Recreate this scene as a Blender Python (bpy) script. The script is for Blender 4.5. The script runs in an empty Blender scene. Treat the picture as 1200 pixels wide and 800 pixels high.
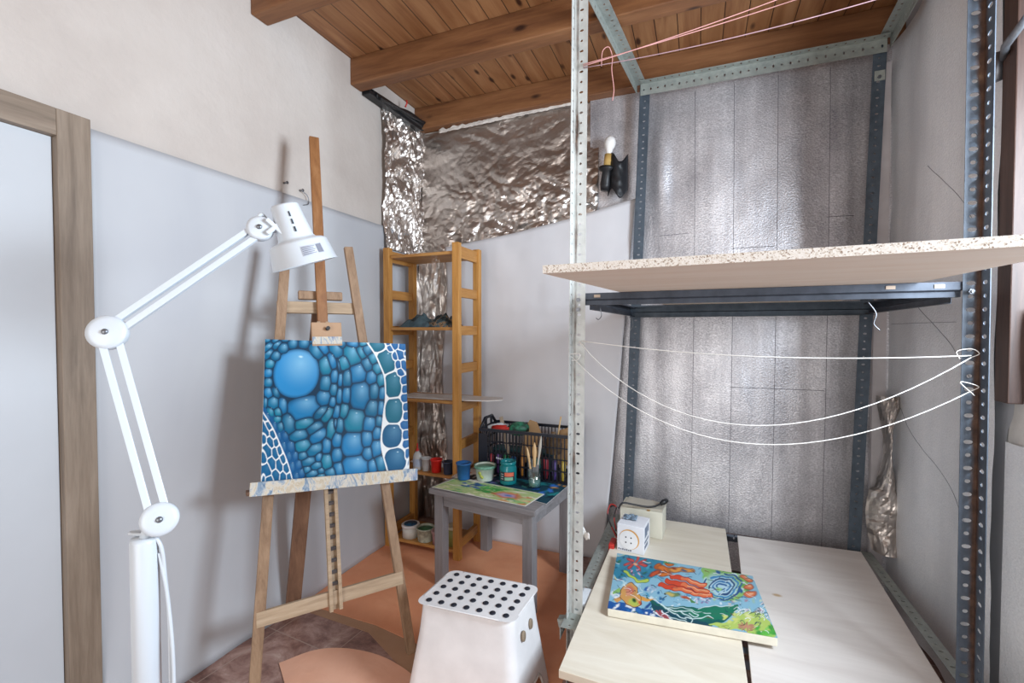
import bpy, math, random
import numpy as np
from mathutils import Vector, Matrix, noise as mnoise
random.seed(7)
SC = bpy.context.scene
COL = SC.collection
PI = math.pi
R = math.radians

# ------------------------------------------------------------------ colours / materials
def lin(h):
    if isinstance(h, str):
        h = h.lstrip('#'); c = [int(h[i:i+2], 16)/255 for i in (0, 2, 4)]
    else: c = h
    return tuple((x/12.92 if x <= .04045 else ((x+.055)/1.055)**2.4) for x in c)
def c4(h): return (*lin(h), 1)

class NM:
    """small node-tree builder"""
    def __init__(s, name):
        s.m = bpy.data.materials.new(name); s.m.use_nodes = True
        s.t = s.m.node_tree; s.N = s.t.nodes; s.L = s.t.links
        s.b = s.N['Principled BSDF']
        s.tc = s.N.new('ShaderNodeTexCoord')
    def n(s, typ, **k):
        o = s.N.new(typ)
        for a, v in k.items():
            if a in o.inputs.keys(): o.inputs[a].default_value = v
            else: setattr(o, a, v)
        return o
    def link(s, a, b): s.L.new(a, b)
    def coords(s, scale=(1, 1, 1), loc=(0, 0, 0), rot=(0, 0, 0)):
        mp = s.n('ShaderNodeMapping'); mp.inputs['Scale'].default_value = scale
        mp.inputs['Location'].default_value = loc; mp.inputs['Rotation'].default_value = rot
        s.link(s.tc.outputs['Object'], mp.inputs['Vector']); return mp.outputs['Vector']
    def noise(s, vec, scale=5, detail=4, rough=.55, dist=0):
        o = s.n('ShaderNodeTexNoise'); o.inputs['Scale'].default_value = scale
        o.inputs['Detail'].default_value = detail; o.inputs['Roughness'].default_value = rough
        o.inputs['Distortion'].default_value = dist
        s.link(vec, o.inputs['Vector']); return o.outputs['Fac']
    def ramp(s, fac, stops, interp='LINEAR'):
        o = s.n('ShaderNodeValToRGB'); r = o.color_ramp; r.interpolation = interp
        while len(r.elements) < len(stops): r.elements.new(.5)
        for e, (p, c) in zip(r.elements, stops):
            e.position = p; e.color = c4(c) if not (isinstance(c, tuple) and len(c) == 4) else c
        s.link(fac, o.inputs['Fac']); return o.outputs['Color']
    def mix(s, fac, a, b, typ='MIX'):
        o = s.n('ShaderNodeMix', data_type='RGBA', blend_type=typ)
        for sock, v in ((o.inputs[0], fac), (o.inputs[6], a), (o.inputs[7], b)):
            if isinstance(v, (int, float)): sock.default_value = v
            elif isinstance(v, tuple): sock.default_value = v
            elif isinstance(v, str): sock.default_value = c4(v)
            else: s.link(v, sock)
        return o.outputs[2]
    def math(s, op, a, b=0.):
        o = s.n('ShaderNodeMath', operation=op)
        for i, v in enumerate((a, b)):
            if isinstance(v, (int, float)): o.inputs[i].default_value = v
            else: s.link(v, o.inputs[i])
        return o.outputs[0]
    def col(s, v):
        if isinstance(v, str): s.b.inputs['Base Color'].default_value = c4(v)
        else: s.link(v, s.b.inputs['Base Color'])
    def rough(s, v):
        if isinstance(v, (int, float)): s.b.inputs['Roughness'].default_value = v
        else: s.link(v, s.b.inputs['Roughness'])
    def set(s, **k):
        for a, v in k.items(): s.b.inputs[a.replace('_', ' ')].default_value = v
    def bump(s, h, strength=.3, dist=.01):
        o = s.n('ShaderNodeBump'); o.inputs['Strength'].default_value = strength
        o.inputs['Distance'].default_value = dist
        s.link(h, o.inputs['Height']); s.link(o.outputs['Normal'], s.b.inputs['Normal'])

MATS = {}
def plain(name, col, rough=.5, metal=0., var=.06, scale=12, **k):
    if name in MATS: return MATS[name]
    q = NM(name); v = q.coords()
    nz = q.noise(v, scale, 4)
    dk = tuple(max(0, x*(1-var*2.5)) for x in lin(col)) + (1,)
    q.col(q.mix(q.ramp(nz, [(.35, '#000000'), (.7, '#ffffff')]), dk, c4(col)))
    q.rough(rough); q.set(Metallic=metal, **k)
    MATS[name] = q.m; return q.m
def wood(name, c1, c2, c3, axis='z', rough=.5, fine=1.0, knots=False):
    if name in MATS: return MATS[name]
    q = NM(name)
    s = {'x': (1.2, 14, 14), 'y': (14, 1.2, 14), 'z': (14, 14, 1.2)}[axis]
    v = q.coords(tuple(a*fine for a in s))
    a = q.noise(v, 2.2, 6, .6, .6); 
    v2 = q.coords(tuple(a*fine*4 for a in s)); b = q.noise(v2, 3, 3, .6)
    f = q.math('ADD', q.math('MULTIPLY', a, .75), q.math('MULTIPLY', b, .25))
    col = q.ramp(f, [(.3, c1), (.5, c2), (.7, c3)])
    if knots:
        vs = q.n('ShaderNodeTexVoronoi', feature='F1'); vs.inputs['Scale'].default_value = 1.
        q.link(q.coords({'x': (3, 7, 7), 'y': (7, 3, 7), 'z': (7, 7, 3)}[axis]), vs.inputs['Vector'])
        col = q.mix(q.ramp(vs.outputs['Distance'], [(.05, '#ffffff'), (.13, '#000000')]), col, '#2c1408')
    q.col(col); q.rough(rough); q.bump(f, .15, .004)
    MATS[name] = q.m; return q.m
def vcol(name, rough=.5, bump=0, spec=.2):
    if name in MATS: return MATS[name]
    q = NM(name); a = q.n('ShaderNodeVertexColor', layer_name='paint')
    q.col(a.outputs['Color']); q.rough(rough); q.b.inputs['Specular IOR Level'].default_value = spec
    if bump: q.bump(q.noise(q.coords(), 400, 2), bump, .001)
    MATS[name] = q.m; return q.m

# ------------------------------------------------------------------ mesh building
class MB:
    def __init__(s): s.v = []; s.f = []; s.sm = []
    def add(s, vs, fs, M=None, smooth=False):
        o = len(s.v)
        for p in vs:
            p = Vector(p); s.v.append(M @ p if M else p)
        for f in fs: s.f.append([i+o for i in f]); s.sm.append(smooth)
        return s
    def box(s, c, d, M=None, rz=0, taper=None):
        x, y, z = (a/2 for a in d); T = Matrix.Translation(c) @ Matrix.Rotation(rz, 4, 'Z')
        if M: T = M @ T
        tx, ty = taper or (1, 1)
        vs = [(-x, -y, -z), (x, -y, -z), (x, y, -z), (-x, y, -z), (-x*tx, -y*ty, z), (x*tx, -y*ty, z), (x*tx, y*ty, z), (-x*tx, y*ty, z)]
        return s.add(vs, [(3, 2, 1, 0), (4, 5, 6, 7), (0, 1, 5, 4), (1, 2, 6, 5), (2, 3, 7, 6), (3, 0, 4, 7)], T)
    def span(s, lo, hi, M=None):
        lo, hi = Vector(lo), Vector(hi); return s.box((lo+hi)/2, hi-lo, M)
    def bar(s, p0, p1, w, d, side=(1, 0, 0)):
        """rectangular bar from p0 to p1; w along side, d across"""
        p0, p1 = Vector(p0), Vector(p1); ax = (p1-p0).normalized()
        sd = Vector(side); sd = (sd-ax*sd.dot(ax)).normalized(); n = ax.cross(sd)
        vs = []
        for p in (p0, p1):
            for a, b in ((-1, -1), (1, -1), (1, 1), (-1, 1)): vs.append(p+sd*a*w/2+n*b*d/2)
        return s.add(vs, [(3, 2, 1, 0), (4, 5, 6, 7), (0, 1, 5, 4), (1, 2, 6, 5), (2, 3, 7, 6), (3, 0, 4, 7)])
    def tube(s, pts, r, n=8, caps=True):
        pts = [Vector(p) for p in pts]; rs = r if isinstance(r, (list, tuple)) else [r]*len(pts)
        t = (pts[1]-pts[0]).normalized(); a = t.orthogonal().normalized(); vs = []
        for i, p in enumerate(pts):
            if 0 < i < len(pts)-1: t2 = (pts[i+1]-pts[i-1]).normalized()
            elif i: t2 = (pts[i]-pts[i-1]).normalized()
            else: t2 = t
            a = (a-t2*a.dot(t2)).normalized(); b = t2.cross(a)
            for k in range(n):
                an = 2*PI*k/n; vs.append(p+(a*math.cos(an)+b*math.sin(an))*rs[i])
        fs = [(i*n+k, i*n+(k+1) % n, (i+1)*n+(k+1) % n, (i+1)*n+k) for i in range(len(pts)-1) for k in range(n)]
        s.add(vs, fs, None, True)
        if caps:
            o = len(s.v)-len(vs)
            s.f.append([o+k for k in reversed(range(n))]); s.sm.append(False)
            o2 = len(s.v)-n; s.f.append([o2+k for k in range(n)]); s.sm.append(False)
        return s
    def lathe(s, prof, n=32, M=None, smooth=True):
        """profile of (r,z) revolved about z"""
        vs = []; fs = []; ring = []
        for r, z in prof:
            if r < 1e-6: ring.append([len(vs)]); vs.append((0, 0, z))
            else:
                ring.append(list(range(len(vs), len(vs)+n)))
                vs += [(r*math.cos(2*PI*k/n), r*math.sin(2*PI*k/n), z) for k in range(n)]
        for A, B in zip(ring, ring[1:]):
            for k in range(n):
                a, b = A[k % len(A)], A[(k+1) % len(A)]; c, d = B[(k+1) % len(B)], B[k % len(B)]
                q = []
                for i in (a, b, c, d):
                    if i not in q: q.append(i)
                if len(q) > 2: fs.append(q)
        return s.add(vs, fs, M, smooth)
    def prism(s, poly, h, M=None):
        n = len(poly); vs = [(x, y, 0) for x, y in poly]+[(x, y, h) for x, y in poly]
        fs = [list(reversed(range(n))), list(range(n, 2*n))]+[(i, (i+1) % n, n+(i+1) % n, n+i) for i in range(n)]
        return s.add(vs, fs, M)
    def grid(s, fn, nu, nv, smooth=True, M=None):
        vs = [fn(i/nu, j/nv) for j in range(nv+1) for i in range(nu+1)]
        fs = [(j*(nu+1)+i, j*(nu+1)+i+1, (j+1)*(nu+1)+i+1, (j+1)*(nu+1)+i) for j in range(nv) for i in range(nu)]
        return s.add(vs, fs, M, smooth)
    def build(s, name, mat, parent=None, local=False, bevel=0, solid=0, M=None, subsurf=0):
        me = bpy.data.meshes.new(name); o = bpy.data.objects.new(name, me); COL.objects.link(o)
        vs = s.v
        if parent is not None:
            o.parent = parent
            if not local:
                inv = WM[parent.name].inverted(); vs = [inv @ p for p in vs]
            WM[o.name] = WM[parent.name]
        else: WM[o.name] = Matrix.Identity(4)
        if M is not None:
            if parent is not None: o.matrix_local = WM[parent.name].inverted() @ M
            else: o.matrix_world = M
            WM[o.name] = M; vs = s.v
        me.from_pydata([tuple(p) for p in vs], [], s.f); me.update()
        me.polygons.foreach_set('use_smooth', s.sm)
        if mat: me.materials.append(mat)
        if bevel:
            b = o.modifiers.new('b', 'BEVEL'); b.width = bevel; b.segments = 2; b.limit_method = 'ANGLE'
        if solid:
            b = o.modifiers.new('s', 'SOLIDIFY'); b.thickness = solid; b.offset = 0
        if subsurf:
            b = o.modifiers.new('ss', 'SUBSURF'); b.levels = subsurf; b.render_levels = subsurf
        return o
WM = {}
def tag(o, label, cat, group=None):
    o['label'] = label; o['category'] = cat
    if group: o['group'] = group
    return o
def thing(name, label, cat, loc=(0, 0, 0), rz=0, group=None):
    o = bpy.data.objects.new(name, None); COL.objects.link(o); o.location = loc; o.rotation_euler = (0, 0, rz)
    o.empty_display_size = .05
    WM[o.name] = Matrix.Translation(loc) @ Matrix.Rotation(rz, 4, 'Z')
    return tag(o, label, cat, group)
def struct(o): o['kind'] = 'structure'; return o
def fbm(x, y, z=0, o=4): return mnoise.fractal(Vector((x, y, z)), 1.0, 2.0, o)
def frame(origin, zaxis, xhint):
    z = Vector(zaxis).normalized(); x = Vector(xhint); x = (x-z*x.dot(z)).normalized(); y = z.cross(x)
    M = Matrix((x, y, z)).transposed().to_4x4(); M.translation = Vector(origin); return M
def arc_pts(pts, n=12):
    """Catmull-Rom through pts"""
    P = [Vector(p) for p in pts]; P = [P[0]*2-P[1]]+P+[P[-1]*2-P[-2]]; out = []
    for i in range(1, len(P)-2):
        for k in range(n):
            t = k/n; a, b, c, d = P[i-1:i+3]
            out.append(.5*((2*b)+(c-a)*t+(2*a-5*b+4*c-d)*t*t+(3*b-a-3*c+d)*t**3))
    out.append(P[-2]); return out

# ------------------------------------------------------------------ painter: flat artwork stored as a colour attribute on a fine grid
class Art:
    def __init__(s, nx, ny, quad):
        """quad: TL,TR,BR,BL of the artwork in drawing units"""
        s.nx, s.ny = nx, ny
        u, v = np.meshgrid(np.linspace(0, 1, nx+1), np.linspace(0, 1, ny+1))
        src = [(0, 0), (1, 0), (1, 1), (0, 1)]; A = []; b = []
        for (x, y), (X, Y) in zip(src, quad):
            A += [[x, y, 1, 0, 0, 0, -X*x, -X*y], [0, 0, 0, x, y, 1, -Y*x, -Y*y]]; b += [X, Y]
        h = np.linalg.solve(np.array(A, float), np.array(b, float))
        w = h[6]*u+h[7]*v+1
        s.X = (h[0]*u+h[1]*v+h[2])/w; s.Y = (h[3]*u+h[4]*v+h[5])/w; s.u, s.v = u, v
        s.C = np.zeros(u.shape+(3,))
    def fill(s, c): s.C[:] = lin(c)
    def put(s, mask, c):
        m = np.clip(mask, 0, 1)[..., None]; s.C = s.C*(1-m)+np.array(lin(c) if not isinstance(c, np.ndarray) else c)*m
    def ell(s, x, y, rx, ry, rot, c, soft=.12, p=2.0, wob=0):
        a = R(rot); dx, dy = s.X-x, s.Y-y
        p1 = (dx*math.cos(a)+dy*math.sin(a))/rx; p2 = (-dx*math.sin(a)+dy*math.cos(a))/ry
        d = (np.abs(p1)**p+np.abs(p2)**p)**(1/p)
        if wob: d = d+wob*np.sin(np.arctan2(p2, p1)*5+x)
        if c is not None: s.put((1-d)/soft, c)
        return d, p1, p2
    def inside(s, poly):
        m = np.zeros(s.X.shape, bool); n = len(poly)
        for i in range(n):
            (x1, y1), (x2, y2) = poly[i], poly[(i+1) % n]
            if y1 == y2: continue
            t = ((y1 > s.Y) != (y2 > s.Y)) & (s.X < (x2-x1)*(s.Y-y1)/(y2-y1)+x1); m ^= t
        return m
    def poly(s, pts, c): s.put(s.inside(pts).astype(float), c)
    def dline(s, pts):
        D = np.full(s.X.shape, 1e9)
        for (x1, y1), (x2, y2) in zip(pts, pts[1:]):
            L = (x2-x1)**2+(y2-y1)**2+1e-9
            t = np.clip(((s.X-x1)*(x2-x1)+(s.Y-y1)*(y2-y1))/L, 0, 1)
            D = np.minimum(D, np.hypot(s.X-x1-t*(x2-x1), s.Y-y1-t*(y2-y1)))
        return D
    def line(s, pts, w, c, soft=1.5):
        s.put((w-s.dline(pts))/soft+.5, c)
    def smooth(s, pts, n=8):
        return [(p.x, p.y) for p in arc_pts([(x, y, 0) for x, y in pts], n)]
    def build(s, name, mat, parent, P):
        """P(u,v)->world point, v=0 at top"""
        mb = MB(); mb.grid(lambda a, b: P(a, b), s.nx, s.ny, True)
        mb.f = [list(reversed(f)) for f in mb.f]
        o = mb.build(name, mat, parent)
        at = o.data.color_attributes.new('paint', 'FLOAT_COLOR', 'POINT')
        buf = np.ones((s.C.shape[0]*s.C.shape[1], 4), np.float32); buf[:, :3] = s.C.reshape(-1, 3)
        at.data.foreach_set('color', buf.ravel()); return o

# ------------------------------------------------------------------ dimensions of the room (metres)
XL, XR, YB, YF, ZC = -1.79, .87, 2.72, -1.5, 2.80

# ---------- materials of the setting
def m_plaster():
    q = NM('plaster'); v = q.coords(); a = q.noise(v, 2.2, 5, .6); b = q.noise(v, 14, 5, .6)
    q.col(q.ramp(a, [(.3, '#c0b7b0'), (.55, '#cac2bb'), (.75, '#d0c9c3')])); q.rough(.9)
    q.bump(q.math('ADD', a, q.math('MULTIPLY', b, .35)), .5, .02); return q.m
def m_tiles():
    q = NM('marble_tiles'); v = q.coords((1, 1, 1))
    a = q.noise(q.coords(), 6, 9, .7, .5)
    col = q.ramp(a, [(.32, '#5f433c'), (.45, '#8a675d'), (.55, '#aa8a7f'), (.66, '#c9b1a6')])
    br = q.n('ShaderNodeTexBrick', offset=0.0)
    br.inputs['Scale'].default_value = 1; br.inputs['Brick Width'].default_value = .33; br.inputs['Row Height'].default_value = .33
    br.inputs['Mortar Size'].default_value = .0025; br.inputs['Mortar Smooth'].default_value = .1
    q.link(q.coords((1, 1, 1), (.12, .03, 0), (0, 0, R(4))), br.inputs['Vector'])
    q.col(q.mix(br.outputs['Fac'], col, '#a99286')); q.rough(.32); return q.m
def m_ceiling():
    q = NM('ceiling_boards'); sep = q.n('ShaderNodeSeparateXYZ'); q.link(q.tc.outputs['Object'], sep.inputs[0])
    xx = q.math('DIVIDE', sep.outputs['X'], .105); idx = q.math('FLOOR', xx); fr = q.math('FRACT', xx)
    cmb = q.n('ShaderNodeCombineXYZ'); q.link(q.math('MULTIPLY', idx, 7.3), cmb.inputs['Z']); 
    va = q.n('ShaderNodeVectorMath', operation='ADD'); q.link(q.coords((11, .9, 1)), va.inputs[0]); q.link(cmb.outputs[0], va.inputs[1])
    a = q.noise(va.outputs[0], 1.4, 6, .6, .8)
    col = q.ramp(a, [(.25, '#6e4428'), (.45, '#91623f'), (.6, '#a4764f'), (.8, '#b28661')])
    wn = q.n('ShaderNodeTexWhiteNoise', noise_dimensions='1D'); q.link(idx, wn.inputs['W'])
    col = q.mix(q.math('MULTIPLY', wn.outputs['Value'], .35), col, '#7c4d22')
    vo = q.n('ShaderNodeTexVoronoi', feature='F1'); vo.inputs['Scale'].default_value = 1
    q.link(q.coords((9, 3.6, 1)), vo.inputs['Vector'])
    col = q.mix(q.ramp(vo.outputs['Distance'], [(.07, '#ffffff'), (.15, '#000000')]), col, '#3a1c0c')
    d = q.math('ABSOLUTE', q.math('SUBTRACT', fr, .5))
    gap = q.ramp(d, [(.475, '#000000'), (.49, '#ffffff')])
    q.col(q.mix(gap, col, '#2b1508')); q.rough(.55)
    h = q.n('ShaderNodeInvert'); q.link(gap, h.inputs['Color']); q.bump(h.outputs[0], .5, .006); return q.m
M_pl = m_plaster(); M_tile = m_tiles(); M_ceil = m_ceiling()
M_beam = wood('beam_wood', '#5c3720', '#7d5232', '#956844', 'x', .55, .55, True)
M_frame = wood('door_oak', '#6a5b4d', '#857565', '#988878', 'z', .55, .8)
M_frame_h = wood('door_oak_rail', '#6a5b4d', '#857565', '#988878', 'y', .55, .8)
M_white = plain('white_door_paint', '#c2c6cb', .45, 0, .02, 3)
M_grey = plain('grey_plaster', '#b9bcc2', .85, 0, .05, 4)

# ------------------------------------------------------------------ setting
def slab(name, lo, hi, m):
    return struct(MB().span(lo, hi).build(name, m))
slab('floor', (XL-.1, YF, -.08), (XR+.1, YB+.1, 0), M_tile)
slab('ceiling', (XL-.1, YF, ZC), (XR+.3, YB+.1, ZC+.06), M_ceil)
slab('wall_left', (XL-.12, YF, 0), (XL, YB, ZC), M_pl)
slab('wall_back', (XL-.12, YB, 0), (XR+.12, YB+.12, ZC), M_pl)
# right wall with the window opening, the wall behind with an opening added for the fill lamp
WY0, WY1, WZ0, WZ1 = .25, 1.72, .98, 2.25
w = MB()
w.span((XR, WY1, 0), (XR+.12, YB, ZC)); w.span((XR, YF, 0), (XR+.12, WY0, ZC))
w.span((XR, WY0, 0), (XR+.12, WY1, WZ0)); w.span((XR, WY0, WZ1), (XR+.12, WY1, ZC))
struct(w.build('wall_right', M_grey))
w = MB()
w.span((XL, YF-.12, 0), (-1.3, YF, ZC)); w.span((.55, YF-.12, 0), (XR+.1, YF, ZC)); w.span((-1.3, YF-.12, 2.2), (.55, YF, ZC))
struct(w.build('wall_front', M_pl))
for i, (y0, y1) in enumerate(((1.415, 1.50), (2.02, 2.105), (2.635, 2.715))):
    o = MB().span((XL, y0, 2.655), (XR, y1, ZC)).build('ceiling_beam', M_beam, bevel=.006)
    struct(tag(o, ['brown wooden ceiling beam nearest the viewer, cut off by the top edge', 'brown wooden ceiling beam in the middle, above the crumpled foil',
                   'brown wooden ceiling beam against the back wall'][i], 'beam', 'ceiling beams'))
# left doorway: wooden frame on the wall and white leaf
d = thing('door_1', 'white door leaf in a pale oak frame at far left', 'door', (XL, .4, 0)); struct(d)
MB().span((XL, .748, 0), (XL+.035, .83, 1.955)).build('door_jamb', M_frame, d, bevel=.002)
MB().span((XL, -.17, 0), (XL+.035, -.09, 1.955)).build('door_jamb', M_frame, d, bevel=.002)
MB().span((XL, -.09, 1.875), (XL+.035, .748, 1.955)).build('door_head', M_frame_h, d, bevel=.002)
MB().span((XL, -.088, 0), (XL+.008, .746, 1.874)).build('door_leaf', M_white, d)
# window: dark wooden frame in the right wall
M_dkwood = wood('dark_window_wood', '#2f201b', '#48332b', '#5a443b', 'z', .5, 1)
wd = thing('window_1', 'dark brown wooden window frame at the right edge with metal bar', 'window', (XR, (WY0+WY1)/2, WZ0)); struct(wd)
f = MB(); 
for (a, b, c, e) in ((WY0, WY0+.06, WZ0, WZ1), (WY1-.06, WY1, WZ0, WZ1), (WY0, WY1, WZ0, WZ0+.06), (WY0, WY1, WZ1-.06, WZ1)):
    f.span((XR+.05, a, c), (XR+.10, b, e))
f.build('window_frame', M_dkwood, wd, bevel=.003)
# the open shutter leaf standing along the wall, hinge bar
sh = thing('window_shutter', 'dark brown wooden shutter leaf folded open beside the right metal post', 'shutter', (.84, 1.78, 1.09))
MB().span((.822, 1.735, 1.09), (.858, 1.80, 2.5)).build('shutter_leaf', M_dkwood, sh, bevel=.003)
M_steel = plain('worn_steel', '#8d9096', .4, .8, .15, 30)
MB().tube([(.85, 1.86, 2.09), (.80, 1.74, 2.105), (.78, 1.60, 2.11)], .010, 10).build('latch_bar', M_steel, sh)
MB().lathe([(0, 0), (.012, 0), (.012, .08), (0, .08)], 12, Matrix.Translation((.815, 1.81, 2.04))).build('hinge', M_steel, sh)

# ------------------------------------------------------------------ wall coverings
def m_sheet(name, c1, c2):
    q = NM(name); v = q.coords(); a = q.noise(v, 1.6, 4, .5); b = q.noise(q.coords((1, 1, .4)), 3, 3, .5, 1)
    q.col(q.ramp(q.math('ADD', q.math('MULTIPLY', a, .6), q.math('MULTIPLY', b, .4)), [(.35, c1), (.65, c2)]))
    q.rough(.55); return q.m
M_sheet = m_sheet('white_membrane', '#b9bcc2', '#c4c7cb')
def left_sheet(u, v):
    y = .832+u*(2.545-.832); z = v*1.935
    x = XL+.012+.004*math.sin(y*5+z)*(1-v)
    fold = max(0, 1-z/.55)
    x += fold**2*.04*(1+.12*math.sin(y*9+z*6)+.05*math.sin(y*23))
    x += .006*fbm(y*2, z*2)*(1-v)
    return (x, y, z)
g = MB().grid(left_sheet, 90, 60)
tag(g.build('wall_sheet', M_sheet, solid=.003), 'large smooth white sheet hung along the left wall behind the easel', 'sheet')
for i, (y, z) in enumerate(((1.575, 1.985), (1.665, 1.975))):
    m = MB().tube([(XL, y, z), (XL+.02, y, z)], .004, 8)
    m.lathe([(0, 0), (.007, 0), (.007, .003), (0, .003)], 10, Matrix.Translation((XL+.02, y, z)) @ Matrix.Rotation(PI/2, 4, 'Y'))
    if i: m.tube(arc_pts([(XL+.012, y, z), (XL+.02, y+.03, z-.02), (XL+.02, y+.035, z-.055), (XL+.02, y+.005, z-.07)]), .002, 6)
    tag(m.build(['wall_nail', 'wall_hook'][i], M_steel), ['small nail in the left wall above the white sheet', 'nail with a bent wire hook, left of the easel mast'][i], ['nail', 'hook'][i])
M_sheet2 = m_sheet('grey_white_membrane', '#c9c9cd', '#d6d5d8')
def back_sheet(u, v):
    xl = -1.56+.02*math.sin(v*9); xr = -.49+v*.16
    x = xl+u*(xr-xl); zt = 1.845+u*.19-.02*math.sin(u*PI)
    z = v*zt
    y = 2.635-.085*max(0, 1-z/.7)**2*(1+.05*math.sin(x*13))-.02*math.sin(u*PI)*(1-v)
    y += .012*fbm(x*2.3, z*2.3, 3)
    return (x, y, z+.002)
g = MB().grid(back_sheet, 80, 80)
o = tag(g.build('wall_sheet', M_sheet2, solid=.003), 'white sheet hung on the back wall behind the grey table and crate', 'sheet')
M_ink = plain('pencil_ink', '#3b4048', .7)
s = MB()
px = []
for k in range(36):
    t = k/35; x = -.735+t*.105; z_ = .235-.012*t+.010*math.sin(t*31)*(1-.4*t); px.append((x, back_sheet((x+1.56)/1.10, z_/1.95)[1]-.004, z_))
s.tube(px, .0016, 5); s.build('scribble', M_ink, o)

def m_foil():
    q = NM('crumpled_foil'); v = q.coords()
    vo = q.n('ShaderNodeTexVoronoi', feature='F1'); vo.inputs['Scale'].default_value = 9; 
    nz = q.n('ShaderNodeTexNoise'); nz.inputs['Scale'].default_value = 6; nz.inputs['Detail'].default_value = 4
    q.link(v, nz.inputs['Vector'])
    mv = q.n('ShaderNodeVectorMath', operation='MULTIPLY_ADD'); q.link(nz.outputs['Color'], mv.inputs[0]); mv.inputs[1].default_value = (.35, .35, .35); q.link(v, mv.inputs[2])
    q.link(mv.outputs[0], vo.inputs['Vector'])
    h = q.math('ADD', q.math('MULTIPLY', vo.outputs['Distance'], .8), q.math('MULTIPLY', q.noise(mv.outputs[0], 22, 4, .6), .5))
    q.col(q.ramp(q.noise(v, 3, 4), [(.35, '#b7ada6'), (.65, '#dfd8d2')])); q.set(Metallic=.92); q.rough(.33); q.bump(h, .22, .02); return q.m
M_foil = m_foil()
def crumple(x, y, amp, sx=1, sy=1):
    w1 = fbm(x*2*sx, y*2*sy, 9, 2); a = abs(fbm(x*2.2*sx+w1, y*2.2*sy, 1.7, 2)); b = abs(fbm(x*6*sx+4, y*6*sy+w1, 5.1, 2)); d = abs(fbm(x*15*sx, y*15*sy, 2.2, 2))
    return amp*(1.5*a+.6*b+.30*d)
def foil_back(u, v):
    x = -1.77+u*1.22; zt = 2.645; zb = 1.72+.17*max(0, u-.2); z = zb+v*(zt-zb)
    k = .25+1.0*max(0, min(1, (1-v)*2-.6))*min(1, u*3+.3)
    return (x, max(2.652, 2.708-crumple(x, z, .05*k, 1, 1.25)), z)
fo = thing('foil_sheet', 'crumpled shiny silver foil covering the top of the back corner', 'foil', (-1.3, 2.7, 1.8))
MB().grid(foil_back, 150, 96, False).build('back_foil', M_foil, fo)
MB().grid(lambda u, v: (XL+.004+crumple(u*.9+7, v*2.2, .035, 1.6, .55), 2.275+u*.43, 1.80+v*.86), 70, 120, False).build('side_foil', M_foil, fo)
fs = thing('foil_strip', 'narrow crumpled foil strip running down the corner behind the bookshelf', 'foil', (-1.7, 2.69, 0))
MB().grid(lambda u, v: (-1.775+u*.29, 2.706-crumple(u*.3+3, v*1.9, .04, 1.5, .5), v*1.83), 34, 170, False).build('back_strip', M_foil, fs)
MB().grid(lambda u, v: (XL+.004+crumple(u*.2+5, v*1.9, .03, 1.5, .5), 2.545+u*.16, v*1.83), 20, 170, False).build('side_strip', M_foil, fs)
# white plaster smear along the top of the foil
o = MB().grid(lambda u, v: (-1.62+u*.95, 2.672+.006*fbm(u*14, v*3), 2.622+u*.02+v*(.024+.014*fbm(u*20, 1))+.006*fbm(u*31, 4)), 80, 6).build('torn_paper_strip', plain('torn_white', '#e6ded6', .8, 0, .1, 30), solid=.002)
tag(o, 'ragged white strip under the rear ceiling beam, above the foil', 'strip')

def m_bubble(name, metal, c1, c2, c3):
    q = NM(name); v = q.coords()
    st = q.noise(q.coords((7, 7, .5)), 2.5, 3, .5)
    mo = q.noise(q.coords((1, 1, 1)), 2.0, 4, .6); gr = q.noise(q.coords((1, 1, 1.8)), 120, 2, .6)
    f = q.math('ADD', q.math('MULTIPLY', st, .2), q.math('ADD', q.math('MULTIPLY', mo, .42), q.math('MULTIPLY', gr, .38)))
    q.col(q.ramp(f, [(.34, c1), (.5, c2), (.64, c3)])); q.set(Metallic=metal); q.rough(.38)
    vo = q.n('ShaderNodeTexVoronoi', feature='F1'); vo.inputs['Scale'].default_value = 130; q.link(v, vo.inputs['Vector'])
    q.bump(q.math('ADD', vo.outputs['Distance'], q.math('MULTIPLY', st, .8)), .22, .005); return q.m
M_bub = m_bubble('bubble_foil', .5, '#87858b', '#bebcc0', '#eceaed')
M_bub2 = m_bubble('bubble_foil_side', .2, '#dde1e6', '#eceff3', '#f8fafc')
def bub_back(u, v):
    x = -.60+u*1.46; z = .02+v*2.635
    b = 0
    if -.22 < x < .70: b = .035*math.sin((x+.22)/.92*PI)**.7
    e = math.exp(-((x+.20)/.05)**2)*.03*math.exp(-((z-2.2)/.25)**2)
    return (x, 2.70-b-e+.006*fbm(x*4, z*2), z)
ins = thing('insulation_panel', 'silver bubble foil insulation across the back wall inside the metal rack', 'insulation', (.2, 2.7, 0))
MB().grid(bub_back, 90, 100).build('foil_face', M_bub, ins)
seams = MB()
for x in (-.03, .16, .36, .585):
    seams.tube([(x+.01*math.sin(z), bub_back((x+.01*math.sin(z)+.60)/1.46, (z-.02)/2.635)[1]-.0006, z) for z in [.05+k*.043 for k in range(60)]], .0011, 5)
for (x0, x1, z) in ((-.05, -.2, 1.83), (.16, .36, 1.73), (.585, .70, 1.86), (.16, .585, 1.0)):
    seams.tube([(x0+(x1-x0)*k/6, bub_back((x0+(x1-x0)*k/6+.60)/1.46, (z-.02)/2.635)[1]-.0006, z) for k in range(7)], .0014, 5)
seams.build('seam', plain('seam_dark', '#77767c', .6, .3), ins)
ins2 = thing('insulation_panel', 'pale silver bubble foil insulation covering the right wall', 'insulation', (.86, 2.2, 0))
ins_x = lambda u, v: XR-.026-.010*math.sin(u*11+v*2)-.006*fbm(u*3, v*6)
MB().grid(lambda u, v: (ins_x(u, v), 1.83+u*.87, .02+v*2.63), 60, 90).build('foil_face', M_bub2, ins2)
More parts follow.
